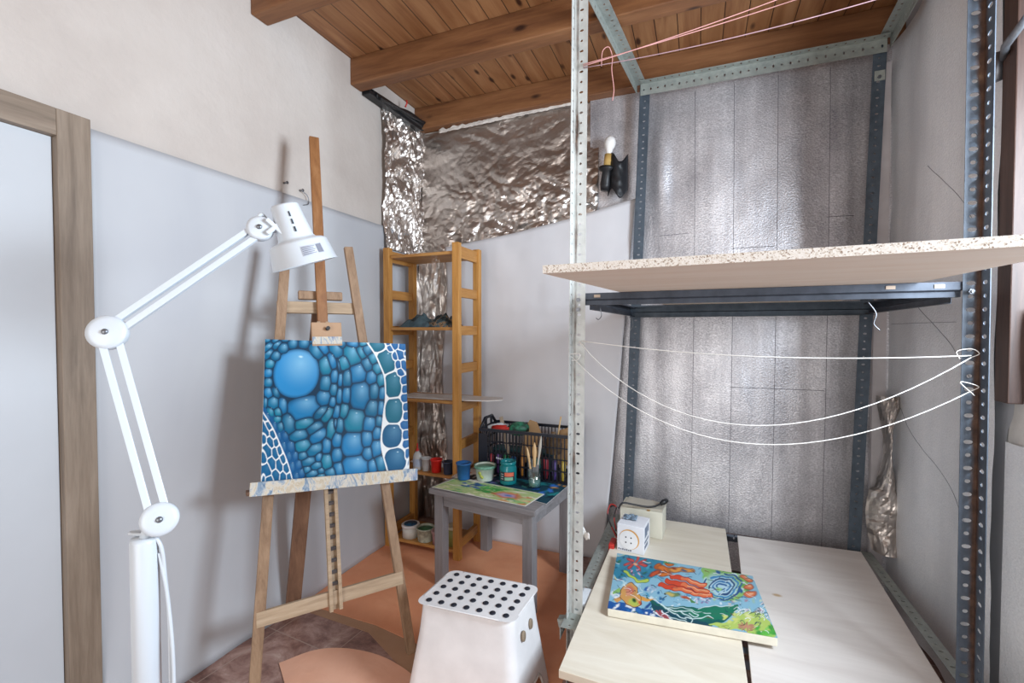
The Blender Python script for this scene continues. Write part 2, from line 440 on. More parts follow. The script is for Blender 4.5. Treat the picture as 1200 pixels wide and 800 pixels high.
MB().grid(lambda u, v: (XR-.008-.012*abs(math.sin(u*5)), 1.50+u*.30, .02+v*.95), 20, 40).build('lower_flap', M_bub2, ins2)
t = MB()
for (y0, z0, y1, z1) in ((1.9, 1.1, 2.6, 1.55), (1.85, 1.55, 2.3, 1.95), (1.9, .62, 2.55, .95), (2.1, 1.33, 2.68, 1.33)):
    t.tube([(ins_x((y0+(y1-y0)*k/30-1.83)/.87, (z0+(z1-z0)*k/30-.02)/2.63)-.0005, y0+(y1-y0)*k/30, z0+(z1-z0)*k/30) for k in range(31)], .0010, 5)
t.build('crease', plain('crease_grey', '#a3a7af', .6, .5), ins2)
# white board strip in the corner + crumpled foil duct patches
o = MB().span((.775, 2.655, .02), (.825, 2.685, 2.55)).build('corner_batten', plain('pale_batten', '#c9c4c6', .7, .1, .08, 8)); tag(o, 'pale vertical strip in the right back corner beside the rear post', 'strip')
def blob(u, v):
    z = .28+v*.72; wv = .035+.02*math.sin(v*7)+.02*(v < .4)
    return (.815+(u-.5)*2*wv, 2.60-.05*math.sin(u*PI)-crumple(u*.3, z*1.3, .03), z)
o = MB().grid(blob, 16, 60, False).build('foil_wad', M_foil, solid=.002); tag(o, 'crumpled silver foil bundle hanging in the right back corner', 'foil')

# black cable bundle on the left wall above the foil
cb = thing('cable_bundle', 'dark bundle of cables on the wall under the beams at upper left', 'cables', (XL, 2.4, 2.7))
M_blk = plain('black_plastic', '#1b1c20', .45, 0, .1, 20)
for k in range(4):
    MB().tube(arc_pts([(XL+.03+.015*k, 2.12+.02*k, 2.68-.012*k), (XL+.035+.012*k, 2.3, 2.665+.012*math.sin(k*2)), (XL+.04+.014*k, 2.48, 2.69-.02*(k % 2)), (XL+.05+.01*k, 2.66, 2.665+.01*k)]), .016-.002*k, 8).build('cable', M_blk, cb)
MB().span((XL+.005, 2.11, 2.64), (XL+.06, 2.63, 2.665)).build('tray', M_blk, cb, bevel=.003)
MB().tube([(XL+.08, 2.42, 2.70), (XL+.085, 2.43, 2.725), (XL+.09, 2.42, 2.74)], .005, 6).build('red_wire', plain('red_plastic', '#c22a22', .45), cb)

# ------------------------------------------------------------------ metal rack from slotted angle
def m_galv(name, c1, c2, rust=0., rustpos=.5, metal=.55, c3=None):
    q = NM(name); v = q.coords(); a = q.noise(v, 30, 4, .6); b = q.noise(q.coords((1, 1, .25)), 9, 5, .65)
    col = q.ramp(q.math('ADD', q.math('MULTIPLY', a, .4), q.math('MULTIPLY', b, .6)), [(.36, c1), (.64, c2)])
    if c3:
        sz = q.n('ShaderNodeSeparateXYZ'); q.link(q.tc.outputs['Object'], sz.inputs[0])
        col = q.mix(q.ramp(q.math('DIVIDE', sz.outputs['Z'], 2.7), c3, 'LINEAR'), col, c3[0][1] if False else '#3c4048') if False else col
    if rust:
        sp = q.n('ShaderNodeSeparateXYZ'); q.link(q.tc.outputs['Object'], sp.inputs[0])
        d = q.math('ABSOLUTE', q.math('SUBTRACT', q.math('ADD', sp.outputs['X'], sp.outputs['Y']), rustpos))
        near = q.math('SUBTRACT', 1, q.math('DIVIDE', d, .017))
        mk = q.math('ADD', q.math('MULTIPLY', near, .5), q.math('SUBTRACT', q.noise(q.coords((1.5, 1.5, .35)), 12, 5, .7), .5+(.5-rust)))
        rc = q.ramp(a, [(.35, '#392821'), (.6, '#5d4436'), (.75, '#7d6652')])
        col = q.mix(q.ramp(mk, [(.22, '#000000'), (.5, '#ffffff')]), col, rc)
    q.col(col); q.set(Metallic=metal); q.rough(.55); return q.m
M_gal_pale = m_galv('galvanised_pale', '#a9aba7', '#c7c8c5', .42, .010, .25)
M_gal_dark = m_galv('painted_grey_rusty', '#424b57', '#5b6571', .60, .002, .05)
M_blue = m_galv('blue_grey_paint', '#3c4650', '#586470', 0, 0, .3)
M_gal = m_galv('galvanised_grey', '#8d938f', '#b3b8b2', .2, .02, .5)
M_chan = m_galv('dark_channel_paint', '#363b45', '#4f5560', 0, 0, .35)
def strip(mb, T, length, width, pitch=.036, big=(.0075, .0045), small=(.0045, .0045), thick=.0022, n=10):
    """flat perforated strip in the local plane: x 0..width, z 0..length, thickness along -y"""
    nc = max(1, int(length/pitch)); p = length/nc
    for k in range(nc):
        z0 = k*p; cx, cz = width*.52, z0+p/2; rx, rz = big if k % 2 else small
        def sq(an):
            c, s = math.cos(an), math.sin(an); m = min((width-cx if c > 0 else cx)/max(abs(c), 1e-6), (p/2)/max(abs(s), 1e-6)); return (cx+c*m, cz+s*m)
        cor = [math.atan2(p/2, width-cx), math.atan2(p/2, -cx), math.atan2(-p/2, -cx)+2*PI, math.atan2(-p/2, width-cx)+2*PI]
        an = sorted([2*PI*i/n+.01 for i in range(n)]+cor); m = len(an)
        vs = []
        for y in (0, -thick):
            vs += [(sq(a)[0], y, sq(a)[1]) for a in an]; vs += [(cx+rx*math.cos(a), y, cz+rz*math.sin(a)) for a in an]
        fs = []
        for i in range(m):
            j = (i+1) % m
            fs += [(i, m+i, m+j, j), (2*m+i, 2*m+j, 3*m+j, 3*m+i), (m+i, 3*m+i, 3*m+j, m+j)]
        mb.add(vs, fs, T)
    w, L, h = width, length, thick
    mb.add([(0, 0, 0), (0, -h, 0), (0, -h, L), (0, 0, L), (w, 0, 0), (w, -h, 0), (w, -h, L), (w, 0, L)], [(0, 1, 2, 3), (7, 6, 5, 4), (0, 4, 5, 1), (3, 2, 6, 7)], T)
def angle_bar(name, p0, p1, fx, fy, mat, parent, wx=.042, wy=.042, **k):
    """slotted angle from p0 to p1 (the corner line); flange one runs along fx, the other along fy"""
    p0, p1 = Vector(p0), Vector(p1); L = (p1-p0).length; z = (p1-p0).normalized()
    x = Vector(fx); x = (x-z*x.dot(z)).normalized(); y = Vector(fy); y = (y-z*y.dot(z)-x*y.dot(x)).normalized()
    M = Matrix((x, y, z)).transposed().to_4x4(); M.translation = p0
    if M.determinant() < 0:   # keep a proper rotation: swap the flanges
        x, y, wx, wy = y, x, wy, wx; M = Matrix((x, y, z)).transposed().to_4x4(); M.translation = p0
    mb = MB(); strip(mb, Matrix.Identity(4), L, wx, **k)
    S = Matrix(((0, 1, 0, 0), (1, 0, 0, 0), (0, 0, 1, 0), (0, 0, 0, 1))); strip(mb, S, L, wy, **k)
    return mb.build(name, mat, parent, M=M)
rack = thing('metal_rack', 'tall slotted angle iron rack with open shelves filling the right side', 'rack', (.15, 2.1, 0))
angle_bar('front_post', (-.430, 1.62, 0), (-.415, 1.62, 2.64), (1, 0, 0), (0, -1, 0), M_gal_pale, rack, .046, .042)
angle_bar('front_post', (.713, 1.62, 0), (.700, 1.62, 2.64), (-1, 0, 0), (0, -1, 0), M_gal_dark, rack, .036, .046, big=(.0105, .006), small=(.0065, .0055))
angle_bar('rear_post', (-.392, 2.60, 0), (-.302, 2.60, 2.64), (1, 0, 0), (0, 1, 0), M_blue, rack, .052, .04)
angle_bar('rear_post', (.716, 2.60, 0), (.789, 2.60, 2.64), (-1, 0, 0), (0, 1, 0), M_blue, rack, .05, .04)
angle_bar('top_bar', (-.30, 2.585, 2.635), (.785, 2.585, 2.625), (0, 0, -1), (0, -1, 0), M_gal, rack, .06, .04)
angle_bar('top_bar', (-.32, 2.60, 2.64), (-.43, 1.60, 2.645), (1, 0, 0), (0, 0, -1), M_gal, rack, .05, .045)
angle_bar('top_bar', (.80, 2.60, 2.635), (.745, 1.60, 2.64), (-1, 0, 0), (0, 0, -1), M_gal, rack, .045, .05)
angle_bar('top_bar', (-.43, 1.60, 2.60), (.72, 1.60, 2.60), (0, 0, -1), (0, -1, 0), M_gal, rack)
angle_bar('lower_rail', (-.44, 1.53, .252), (-.44, 2.60, .252), (1, 0, 0), (0, 0, -1), M_gal, rack, .054, .045)
angle_bar('lower_rail', (.766, 1.60, .252), (.766, 2.60, .252), (-1, 0, 0), (0, 0, -1), M_gal, rack, .042, .045)
angle_bar('lower_crossbar', (-.43, 1.625, .247), (.71, 1.625, .247), (0, 1, 0), (0, 0, -1), M_gal_dark, rack)
angle_bar('lower_crossbar', (-.39, 2.59, .247), (.72, 2.59, .247), (0, -1, 0), (0, 0, -1), M_gal_dark, rack)
def channel(name, p0, p1, h, lip, nrm, mat, slots=()):
    """folded sheet channel: a web of height h with an upper and a lower lip"""
    p0, p1, nrm = Vector(p0), Vector(p1), Vector(nrm); ax = (p1-p0).normalized(); up = Vector((0, 0, 1)); t = .002
    pr = [(0, 0), (lip, 0), (lip, -.008), (lip-t, -.008), (lip-t, -t), (t, -t), (t, -h*.55), (.012, -h*.62), (.012, -h), (lip*.9, -h), (lip*.9, -h-t), (.010, -h-t), (.010, -h*.62-t), (0, -h*.55)]
    n = len(pr); vs = [p+nrm*(a)+up*b for p in (p0, p1) for a, b in pr]
    m = MB().add(vs, [tuple(reversed(range(n))), tuple(range(n, 2*n))]+[(i, (i+1) % n, n+(i+1) % n, n+i) for i in range(n)])
    o = m.build(name, mat, rack); L = (p1-p0).length
    for s_ in slots:
        c = p0+ax*(s_ if s_ > 0 else L+s_)-nrm*.0012+up*(-h*.28)
        MB().bar(c-ax*.011, c+ax*.011, .010, .002, up).build('slot', M_slot, o)
M_slot = plain('slot_rim', '#b8a492', .5, .3)
channel('shelf_beam', (-.384, 1.625, 1.434), (.672, 1.625, 1.434), .040, .035, (0, 1, 0), M_chan, (.05, -.05, -.16))
channel('shelf_beam', (-.345, 2.565, 1.434), (.745, 2.565, 1.434), .062, .035, (0, -1, 0), M_blue, (.04, .08, -.04, -.25))
channel('shelf_beam', (-.38, 1.665, 1.428), (-.345, 2.565, 1.428), .05, .03, (1, 0, 0), M_chan, (.06,))
channel('shelf_beam', (.675, 1.665, 1.428), (.74, 2.565, 1.428), .05, .03, (-1, 0, 0), M_chan, (.06,))
bolts = [(-.40, 1.612, 1.41), (-.40, 1.612, 1.375), (.685, 1.612, 1.405), (.76, 2.592, 2.46), (-.40, 1.612, .22), (-.40, 1.612, .19)]
for b in bolts:
    T = Matrix.Translation(b) @ Matrix.Rotation(PI/2, 4, 'X')
    m = MB().lathe([(0, .010), (.0045, .010), (.0045, .006), (.008, .006), (.008, -.002), (0, -.002)], 6, T, False); m.build('bolt', M_steel, rack)
MB().span((.742, 2.592, 2.445), (.782, 2.598, 2.49)).build('joint_plate', M_gal, rack, bevel=.001)
angle_bar('rail_end', (-.468, 1.59, .235), (-.405, 1.59, .250), (0, 1, 0), (0, 0, -1), M_gal, rack, .03, .026)

# upper chipboard, lower boards
def m_chip():
    q = NM('chipboard'); g = q.n('ShaderNodeNewGeometry'); sp = q.n('ShaderNodeSeparateXYZ'); q.link(g.outputs['Normal'], sp.inputs[0])
    side = q.math('LESS_THAN', q.math('ABSOLUTE', sp.outputs['Z']), .5)
    gr = q.n('ShaderNodeTexVoronoi', feature='F1'); gr.inputs['Scale'].default_value = 380; q.link(q.coords(), gr.inputs['Vector'])
    sp2 = q.n('ShaderNodeSeparateColor'); q.link(gr.outputs['Color'], sp2.inputs[0])
    e = q.ramp(sp2.outputs[0], [(.05, '#a08d7c'), (.14, '#d5cabd'), (.35, '#ece7de'), (.85, '#f6f3ee')])
    f = q.ramp(q.noise(q.coords((1, 6, 1)), 3, 4), [(.35, '#ecd8c6'), (.65, '#f2e2d3')])
    q.col(q.mix(side, f, e)); q.rough(.7); return q.m
b = MB().prism([(-.342, 1.03), (.60, .985), (.575, 1.72), (.61, 2.56), (-.165, 2.56), (-.235, 1.78)], .019, Matrix.Translation((0, 0, 1.435)))
tag(b.build('shelf_board', m_chip()), 'cream chipboard sheet lying on the upper beams of the metal rack', 'board')
def m_ply(name, c1, c2, c3, ax='y'):
    q = NM(name); s = (3, .6, 3) if ax == 'y' else (.5, 3.2, 3)
    a = q.noise(q.coords(s), 3.2, 5, .6, 1.2); k = q.noise(q.coords((1, 1, 1)), 1.6, 3)
    col = q.ramp(a, [(.32, c1), (.52, c2), (.7, c3)])
    vo = q.n('ShaderNodeTexVoronoi', feature='F1'); vo.inputs['Scale'].default_value = 3.3; q.link(q.coords((1, 1.6, 1), (.3, .1, 0)), vo.inputs['Vector'])
    col = q.mix(q.ramp(vo.outputs['Distance'], [(.03, '#ffffff'), (.07, '#000000')]), col, '#b59a78')
    q.col(col); q.rough(.55); return q.m
M_ply = m_ply('plywood_cream', '#cfc5b2', '#d8cfbe', '#e0d9ca', 'x'); M_ply2 = m_ply('plywood_pale', '#d0c8c2', '#d8d1cb', '#e0dad5', 'x')
o = MB().prism([(-.378, 1.297), (.144, 1.285), (.142, 2.56), (-.37, 2.56)], .026, Matrix.Translation((0, 0, .254))).build('plywood_board', M_ply, bevel=.002)
tag(o, 'left cream plywood board on the low rack shelf, under the fish canvas', 'board', 'plywood boards on the low shelf')
o = MB().prism([(.150, 1.30), (.655, 1.30), (.716, 2.56), (.195, 2.53)], .013, Matrix.Translation((0, 0, .254))).build('plywood_board', M_ply2, bevel=.0015)
tag(o, 'right empty pale plywood board on the low rack shelf beside the right wall', 'board', 'plywood boards on the low shelf')

# strings on the rack
M_cord = plain('white_cord', '#e2ded8', .8); M_pink = plain('pink_cord', '#bd8884', .8); M_dcord = plain('dark_cord', '#4c3a3c', .8)
def sag(p0, p1, dz, n=22, skew=.5):
    p0, p1 = Vector(p0), Vector(p1); out = []
    for k in range(n+1):
        t = k/n; p = p0.lerp(p1, t); tt = t**(math.log(.5)/math.log(skew)); p.z -= dz*4*tt*(1-tt); out.append(p)
    return out
FLX, FRX, FY = -.385, .685, 1.605
c = MB().tube(sag((FLX, FY, 1.262), (FRX, FY, 1.232), .028), .0016, 6)
tag(c.build('cord', M_cord), 'topmost of the three white cords strung between the front rack posts', 'cord', 'white cords between posts')
c = MB().tube(sag((FLX-.01, FY, 1.262), (FRX, FY, 1.227), .245, 26, .47), .0016, 6)
c.tube(arc_pts([(FRX, FY, 1.227), (FRX+.012, FY-.01, 1.238), (FRX-.002, FY-.005, 1.25), (FRX-.03, FY, 1.243), (FRX-.024, FY, 1.222)]), .0012, 6)
tag(c.build('cord', M_cord), 'middle white cord with a loop tied at the right rusty post', 'cord', 'white cords between posts')
c = MB().tube(sag((FLX-.03, FY, 1.20), (FRX, FY, 1.135), .225, 26, .48), .0016, 6)
c.tube(arc_pts([(FLX-.03, FY, 1.20), (FLX-.045, FY-.01, 1.212), (FLX-.005, FY-.01, 1.216), (FLX-.012, FY-.008, 1.195), (FLX-.035, FY-.01, 1.192)]), .0012, 6)
c.tube(arc_pts([(FRX, FY, 1.135), (FRX+.012, FY-.01, 1.15), (FRX-.025, FY-.008, 1.16), (FRX+.005, FY-.008, 1.125)]), .0012, 6)
tag(c.build('cord', M_cord), 'lowest white cord, sagging deepest between the front rack posts', 'cord', 'white cords between posts')
pc = thing('pink_cord', 'pink cord tied to the left front post and running up to the right', 'cord', (-.3, 1.9, 2.5))
for (a, b, dz) in (((-.385, 1.61, 2.242), (.75, 2.10, 2.645), .012), ((-.385, 1.61, 2.236), (.72, 1.95, 2.60), .016)):
    MB().tube(sag(a, b, dz), .0016, 6).build('strand', M_pink, pc)
MB().tube(arc_pts([(-.33, 1.66, 2.25), (-.322, 1.64, 2.29), (-.30, 1.64, 2.30), (-.29, 1.655, 2.27), (-.293, 1.66, 2.23), (-.285, 1.66, 2.16), (-.29, 1.66, 2.12)]), .0017, 6).build('bow', M_pink, pc)
c = MB().tube(sag((-.385, 1.61, 2.230), (.84, 1.75, 2.36), .03), .0016, 6)
tag(c.build('cord', plain('mauve_cord', '#9a7a80', .8)), 'single mauve cord slanting from the left front post to the right wall', 'cord')
c = MB().tube(arc_pts([(-.37, 1.74, 2.62), (-.345, 1.72, 2.585), (-.33, 1.73, 2.60), (-.30, 1.72, 2.63)]), .002, 6)
tag(c.build('cord', plain('blue_cord', '#4f9fd0', .8)), 'short scrap of light blue string on the top left rack bar', 'cord')
for i, pts in enumerate(([(-.33, 1.66, 1.38), (-.325, 1.66, 1.355), (-.335, 1.66, 1.34), (-.345, 1.66, 1.345)], [(-.33, 2.5, 1.37), (-.32, 2.5, 1.33), (-.335, 2.5, 1.30)],
                         [(.47, 1.66, 1.385), (.49, 1.66, 1.35), (.485, 1.66, 1.32), (.50, 1.66, 1.30)])):
    o = MB().tube(arc_pts(pts), .0016, 6).build('wire_hook', M_steel)
    tag(o, ['thin bent wire hook under the left end of the upper shelf beam', 'wire hook hanging from the rear upper beam behind the left front post', 'dark wire dangling under the right end of the upper shelf beam'][i], 'hook')
o = MB().tube(arc_pts([(XR-.03, 1.93, 2.53), (XR-.035, 1.99, 2.47), (XR-.03, 2.04, 2.43)]), [.004]*24+[.009], 6).build('cable_tie', M_blk)
tag(o, 'dark cable end sticking to the foil at upper right', 'cable')
o = MB().grid(lambda u, v: (-.388+u*.030, 1.63+.006*math.sin(u*5), .575-v*.04*(1-.5*u)-.02*u+.006*math.sin(u*9)), 6, 4).build('paper_scrap', plain('white_paper', '#e8e6e2', .8), solid=.001)
tag(o, 'torn scrap of white tape stuck to the left front rack post', 'tape')
o = MB().box((-.395, 1.72, .245), (.05, .12, .055)).build('white_bracket', plain('white_plastic', '#dfe5ea', .4), bevel=.012)
tag(o, 'small white plastic block beside the foot of the left front post', 'bracket')

# hanging paper at the right edge below the shutter
o = MB().grid(lambda u, v: (.866-.006*math.sin(u*4)-.004*math.sin(v*7), 1.69+u*.14, 1.36-v*.42+.02*math.sin(u*8)*v), 14, 20).build('paper_sheet', plain('white_paper', '#e8e6e2', .8), solid=.001)
tag(o, 'torn white paper hanging at the right edge under the dark shutter', 'paper')

# bulb on the back wall
bl = thing('wall_bulb', 'white bulb in a black holder on the foil at the back wall', 'lamp', (-.475, 2.66, 2.08))
M_bulb = plain('opal_bulb', '#f1efec', .3, 0, .01)
B = Matrix.Translation((-.482, 2.62, 2.245)) @ Matrix.Rotation(R(6), 4, 'Y')
MB().lathe([(0, .155), (.014, .152), (.028, .138), (.033, .118), (.030, .098), (.020, .078), (.017, .06), (.017, .05), (0, .05)], 24, B).build('bulb', M_bulb, bl)
MB().lathe([(0, .052), (.023, .052), (.023, -.02), (0, -.02)], 20, B).build('sleeve', plain('cardboard_tan', '#c9a45e', .7), bl)
MB().lathe([(0, -.018), (.045, -.02), (.046, -.035), (.026, -.045), (.03, -.12), (.024, -.15), (0, -.15)], 20, B).build('socket', M_blk, bl)
MB().grid(lambda u, v: (-.45+(u-.3)*.11, 2.64-.05*math.sin(u*PI)*(1+.3*fbm(u*8, v*8)), 2.27-v*.20+.03*math.sin(u*7)), 12, 14).build('black_tape', M_blk, bl, solid=.004)

# ------------------------------------------------------------------ easel
EC = Vector((-1.221, 1.291, 0)); YAW, LEAN = .947, .204
eu = Vector((math.cos(YAW), math.sin(YAW), 0)); en = Vector((math.sin(YAW), -math.cos(YAW), 0))
ew = -en*math.sin(LEAN)+Vector((0, 0, math.cos(LEAN))); eN = en*math.cos(LEAN)+Vector((0, 0, math.sin(LEAN)))
def E(u, w, n=0): return EC+eu*u+ew*w+eN*n
M_beech = wood('easel_beech', '#755a44', '#92765c', '#a88b70', 'z', .6, 1.3)
M_beech_l = wood('easel_beech_pale', '#957f67', '#af987d', '#c2ad94', 'x', .65, 1.3)
M_mast = wood('easel_mast', '#754a2a', '#8e6038', '#a0724a', 'z', .5, 1.2)
M_rear = wood('easel_rear', '#5d4232', '#765642', '#8a6850', 'z', .6, 1.2)
ea = thing('easel', 'wooden studio easel holding the blue pebble painting', 'easel', EC, YAW)
for s_ in (-1, 1): MB().bar(E(s_*.279, .0), E(s_*.122, 1.70), .036, .022, eu).build('leg', M_beech, ea, bevel=.002)
MB().bar(E(0, 1.42, -.03), EC+eu*-.10-en*.52+Vector((0, 0, 0)), .062, .022, eu).build('rear_leg', M_rear, ea, bevel=.002)
MB().bar(E(-.262, .293, .003), E(.262, .293, .003), .018, .05, eN).build('crossbar', M_beech_l, ea, bevel=.002)
MB().bar(E(-.165, 1.425, -.012), E(.165, 1.425, -.012), .018, .048, eN).build('crossbar', M_beech_l, ea, bevel=.002)
MB().bar(E(-.085, 1.478, -.012), E(.088, 1.478, -.012), .022, .036, eN).build('handle_block', M_beech, ea, bevel=.004)
mst = MB(); mst.bar(E(0, 1.30, .012), E(0, 2.19, .012), .040, .02, eu); mst.build('mast', M_mast, ea, bevel=.003)
pole = MB()
for s_ in (-1, 1): pole.bar(E(s_*.017, .25, .012), E(s_*.017, 1.36, .012), .013, .024, eu)
pole.bar(E(0, .25, .002), E(0, 1.36, .002), .034, .006, eu)
pl = pole.build('centre_post', M_beech_l, ea, bevel=.001)
for k in range(11): MB().bar(E(0, .34+k*.042, .010), E(0, .35+k*.042, .018), .02, .008, eu).build('ratchet_tooth', M_steel, pl)
def m_messy():
    q = NM('paint_smears'); a = q.noise(q.coords((2.2, 2.2, .8)), 14, 6, .7, 1.0); b = q.noise(q.coords((1, 1, .5)), 7, 3)
    col = q.ramp(a, [(.3, '#4f6a86'), (.42, '#8ea3b8'), (.5, '#d8d3c6'), (.58, '#c4b69b'), (.68, '#e8e6e0')])
    col = q.mix(q.ramp(b, [(.6, '#000000'), (.72, '#ffffff')]), col, '#8b84a8'); q.col(col); q.rough(.7); q.bump(a, .6, .004); return q.m
M_mess = m_messy()
tr = math.tan(-.075)
def ET(u, w, n): return E(u, w+u*tr, n)
t = MB(); t.bar(ET(-.275, .722, .068), ET(.335, .722, .068), .012, .048, eN); t.build('tray_lip', M_mess, ea, bevel=.002)
t = MB(); t.bar(ET(-.285, .708, .03), ET(.335, .708, .03), .085, .014, eN); t.build('tray', M_rear, ea, bevel=.002)
cl = MB().bar(E(.010, 1.255, .032), E(.010, 1.352, .032), .115, .022, eu).build('top_clamp', plain('clamp_wood', '#b99676', .6), ea, bevel=.002)
MB().bar(E(.010, 1.262, .0445), E(.010, 1.292, .0445), .113, .003, eu).build('paint_smear', M_mess, cl)
MB().tube([E(.012, 1.325, .04), E(.012, 1.325, .062)], .008, 10).build('knob', M_blk, cl)

# blue pebble painting
ROLL = .05
cu2 = eu*math.cos(ROLL)-ew*math.sin(ROLL); cw2 = ew*math.cos(ROLL)+eu*math.sin(ROLL); cw2 = cw2*math.cos(.02)-eN*math.sin(.02)
CW, CH = .548, .542; CB = E(.034, .730, .042)
def PB(u, v, d=0): return CB+cu2*(u-.5)*CW+cw2*(1-v)*CH+eN*d
A = Art(300, 300, [(20, 28), (668, 68), (724, 652), (16, 724)])
reg = []   # (x, y, rx, ry, rot, type)   in quarter pixels of the canvas drawing
def addc(lst, ox, oy, k=.5, typ='p'):
    for c_ in lst:
        x, y, rx, ry = c_[:4]; rot = c_[4] if len(c_) > 4 else 0
        reg.append((ox+x*k, oy+y*k, rx*k, ry*k, rot, typ))
addc([(70,130,52,27,-45),(150,112,50,24,-45),(75,190,58,27,-50),(215,148,46,45),(300,108,43,46),(402,108,47,44),(230,65,42,20),(140,70,38,20,-20),(60,65,32,20),
      (148,215,45,43),(95,283,44,40),(80,365,40,40),(82,452,40,40),(82,548,36,47,-15),(155,545,30,56,-30),(132,643,48,53),(58,640,20,52),(225,670,38,76,-10),(180,730,36,40),
      (110,725,26,50,-35),(175,785,36,22),(275,785,46,42),(515,185,46,78,-40),(580,145,36,66,-40),(495,88,38,20),(705,172,52,74,-35),(615,92,42,20),(740,115,52,36,40),
      (605,315,55,80,-12),(668,270,34,74,-18),(785,290,46,60),(735,310,14,66,-15),(698,412,31,62),(755,445,21,62),(615,475,48,72),(695,535,33,56),(755,590,23,76),
      (600,608,62,66,20),(690,648,29,53),(420,692,138,102,-10),(585,740,76,42,-35),(650,760,38,76,30),(735,740,31,66,10)], 0, 0)
addc([(25,85,52,30,20),(135,85,56,30,10),(230,85,42,20),(5,150,40,52),(130,185,62,96,-35),(215,165,32,62,-35),(270,140,40,44,-35),(60,250,50,62,-15),(272,272,43,60,-20),
      (325,220,38,46,-20),(195,350,70,86),(100,395,40,76),(35,405,20,62),(322,390,46,58),(370,315,36,50,-20),(410,415,34,60,-10),(225,555,84,120,-5),(100,545,37,76),
      (32,555,25,73),(352,520,41,73),(430,535,28,62),(340,675,56,76),(425,675,29,70),(85,695,41,68),(20,695,28,68)], 360, 20)
addc([(185,148,88,104),(50,190,34,72),(322,178,56,68),(415,155,31,52),(5,170,20,52),(178,368,94,108),(30,335,39,66),(305,320,51,72),(402,268,36,60),(35,470,46,66),
      (325,462,46,64),(405,412,48,76),(215,575,116,92),(60,610,45,74,-15),(10,630,36,62),(375,580,42,66,-15),(450,555,42,76,-20)], 360, 340)
addc([(190,118,36,33),(225,190,33,46,-15),(300,165,56,96,-8),(445,160,86,47,-18),(550,205,76,43,-30),(585,280,84,50,-42),(395,275,84,48,-12),(440,375,70,54,-15),
      (555,410,78,46,-32),(705,220,40,92,8),(765,325,43,66),(668,380,39,73),(675,530,46,74,-8),(445,470,43,40,-10),(598,487,30,42,20),(500,525,66,39,-15),(580,565,50,35,-12),
      (625,615,32,28),(490,605,36,33),(540,645,56,34,-14),(625,675,52,28,-10),(720,640,52,52,-10),(530,695,42,15,-8),(470,695,26,15)], -8, 340)
addc([(270,280,32,50,-20),(210,285,24,52,-20),(325,385,40,60,-15),(260,385,28,62,-20),(370,475,30,52),(310,480,30,62,-15),(405,560,34,50),(345,580,30,66,-15),(435,640,34,50),
      (390,680,36,56),(165,190,24,62,-20),(120,45,26,46,-30),(95,110,26,70,-30)], -8, 340, .5, 'd')
addc([(355,110,76,50,10),(450,252,76,106,-18),(525,465,72,118,-8),(548,700,78,116,-3)], 360, 20, .5, 't')
addc([(545,295,88,108),(590,525,95,110,-12)], 360, 340, .5, 'T')
addc([(480,135,28,32,-30),(520,110,36,32,-20),(458,85,22,20),(585,118,32,40),(525,205,28,38,-20),(575,190,32,50,-20),(560,280,28,38,-15),(617,185,12,25),(610,290,22,56,-15),
      (587,350,33,35),(620,425,30,36),(632,505,24,36),(635,587,31,36),(652,670,27,36),(660,750,24,36)], 360, 20, .5, 's')
addc([(652,198,38,38),(668,288,28,42),(678,375,28,38),(695,470,20,52),(712,555,9,42)], 360, 340, .5, 's')
addc([(105,180,22,44,-25),(80,215,26,62,-20),(145,262,20,44,-20),(130,335,29,52,-12),(70,95,18,42,-25),(180,342,20,38,-15),(105,415,33,62,-10),(215,420,20,42,-15),(180,445,28,56,-10),
      (72,300,18,52),(75,480,22,60),(250,505,22,44,-12),(150,540,35,60,-8),(222,558,32,62,-8),(100,600,40,58),(285,592,24,46,-12),(190,655,32,58),(262,675,28,56),(318,680,20,44,-10),
      (135,712,38,48),(75,690,14,60),(215,740,26,15)], -8, 340, .5, 'w')
A.fill('#123650')
# deep blue ground at lower left, white ground in the right band and the lower left triangle
lb = [(0, 330), (60, 360), (120, 450), (180, 560), (230, 720), (0, 740)]
A.poly(lb, '#0f5a92')
band = A.smooth([(492, 55), (532, 110), (560, 165), (580, 210), (588, 260), (592, 320), (588, 370), (585, 440), (583, 515), (597, 580), (622, 660), (640, 760)])
A.poly(band+[(900, 760), (900, 20)], '#eef4f6')
tri = A.smooth([(10, 352), (22, 370), (67, 440), (107, 525), (142, 605), (170, 697), (175, 740)])
A.poly(tri+[(0, 760), (0, 352)], '#eef4f6')
rng = random.Random(3)
zone = A.inside(band+[(900, 760), (900, 20)]) | A.inside(tri+[(0, 760), (0, 352)])
def single(lst):
    out = []
    for c_ in sorted(lst, key=lambda c_: -c_[2]*c_[3]):
        if all(math.hypot(c_[0]-o_[0], c_[1]-o_[1]) > .68*(min(c_[2:4])+min(o_[2:4])) for o_ in out): out.append(c_)
    return out
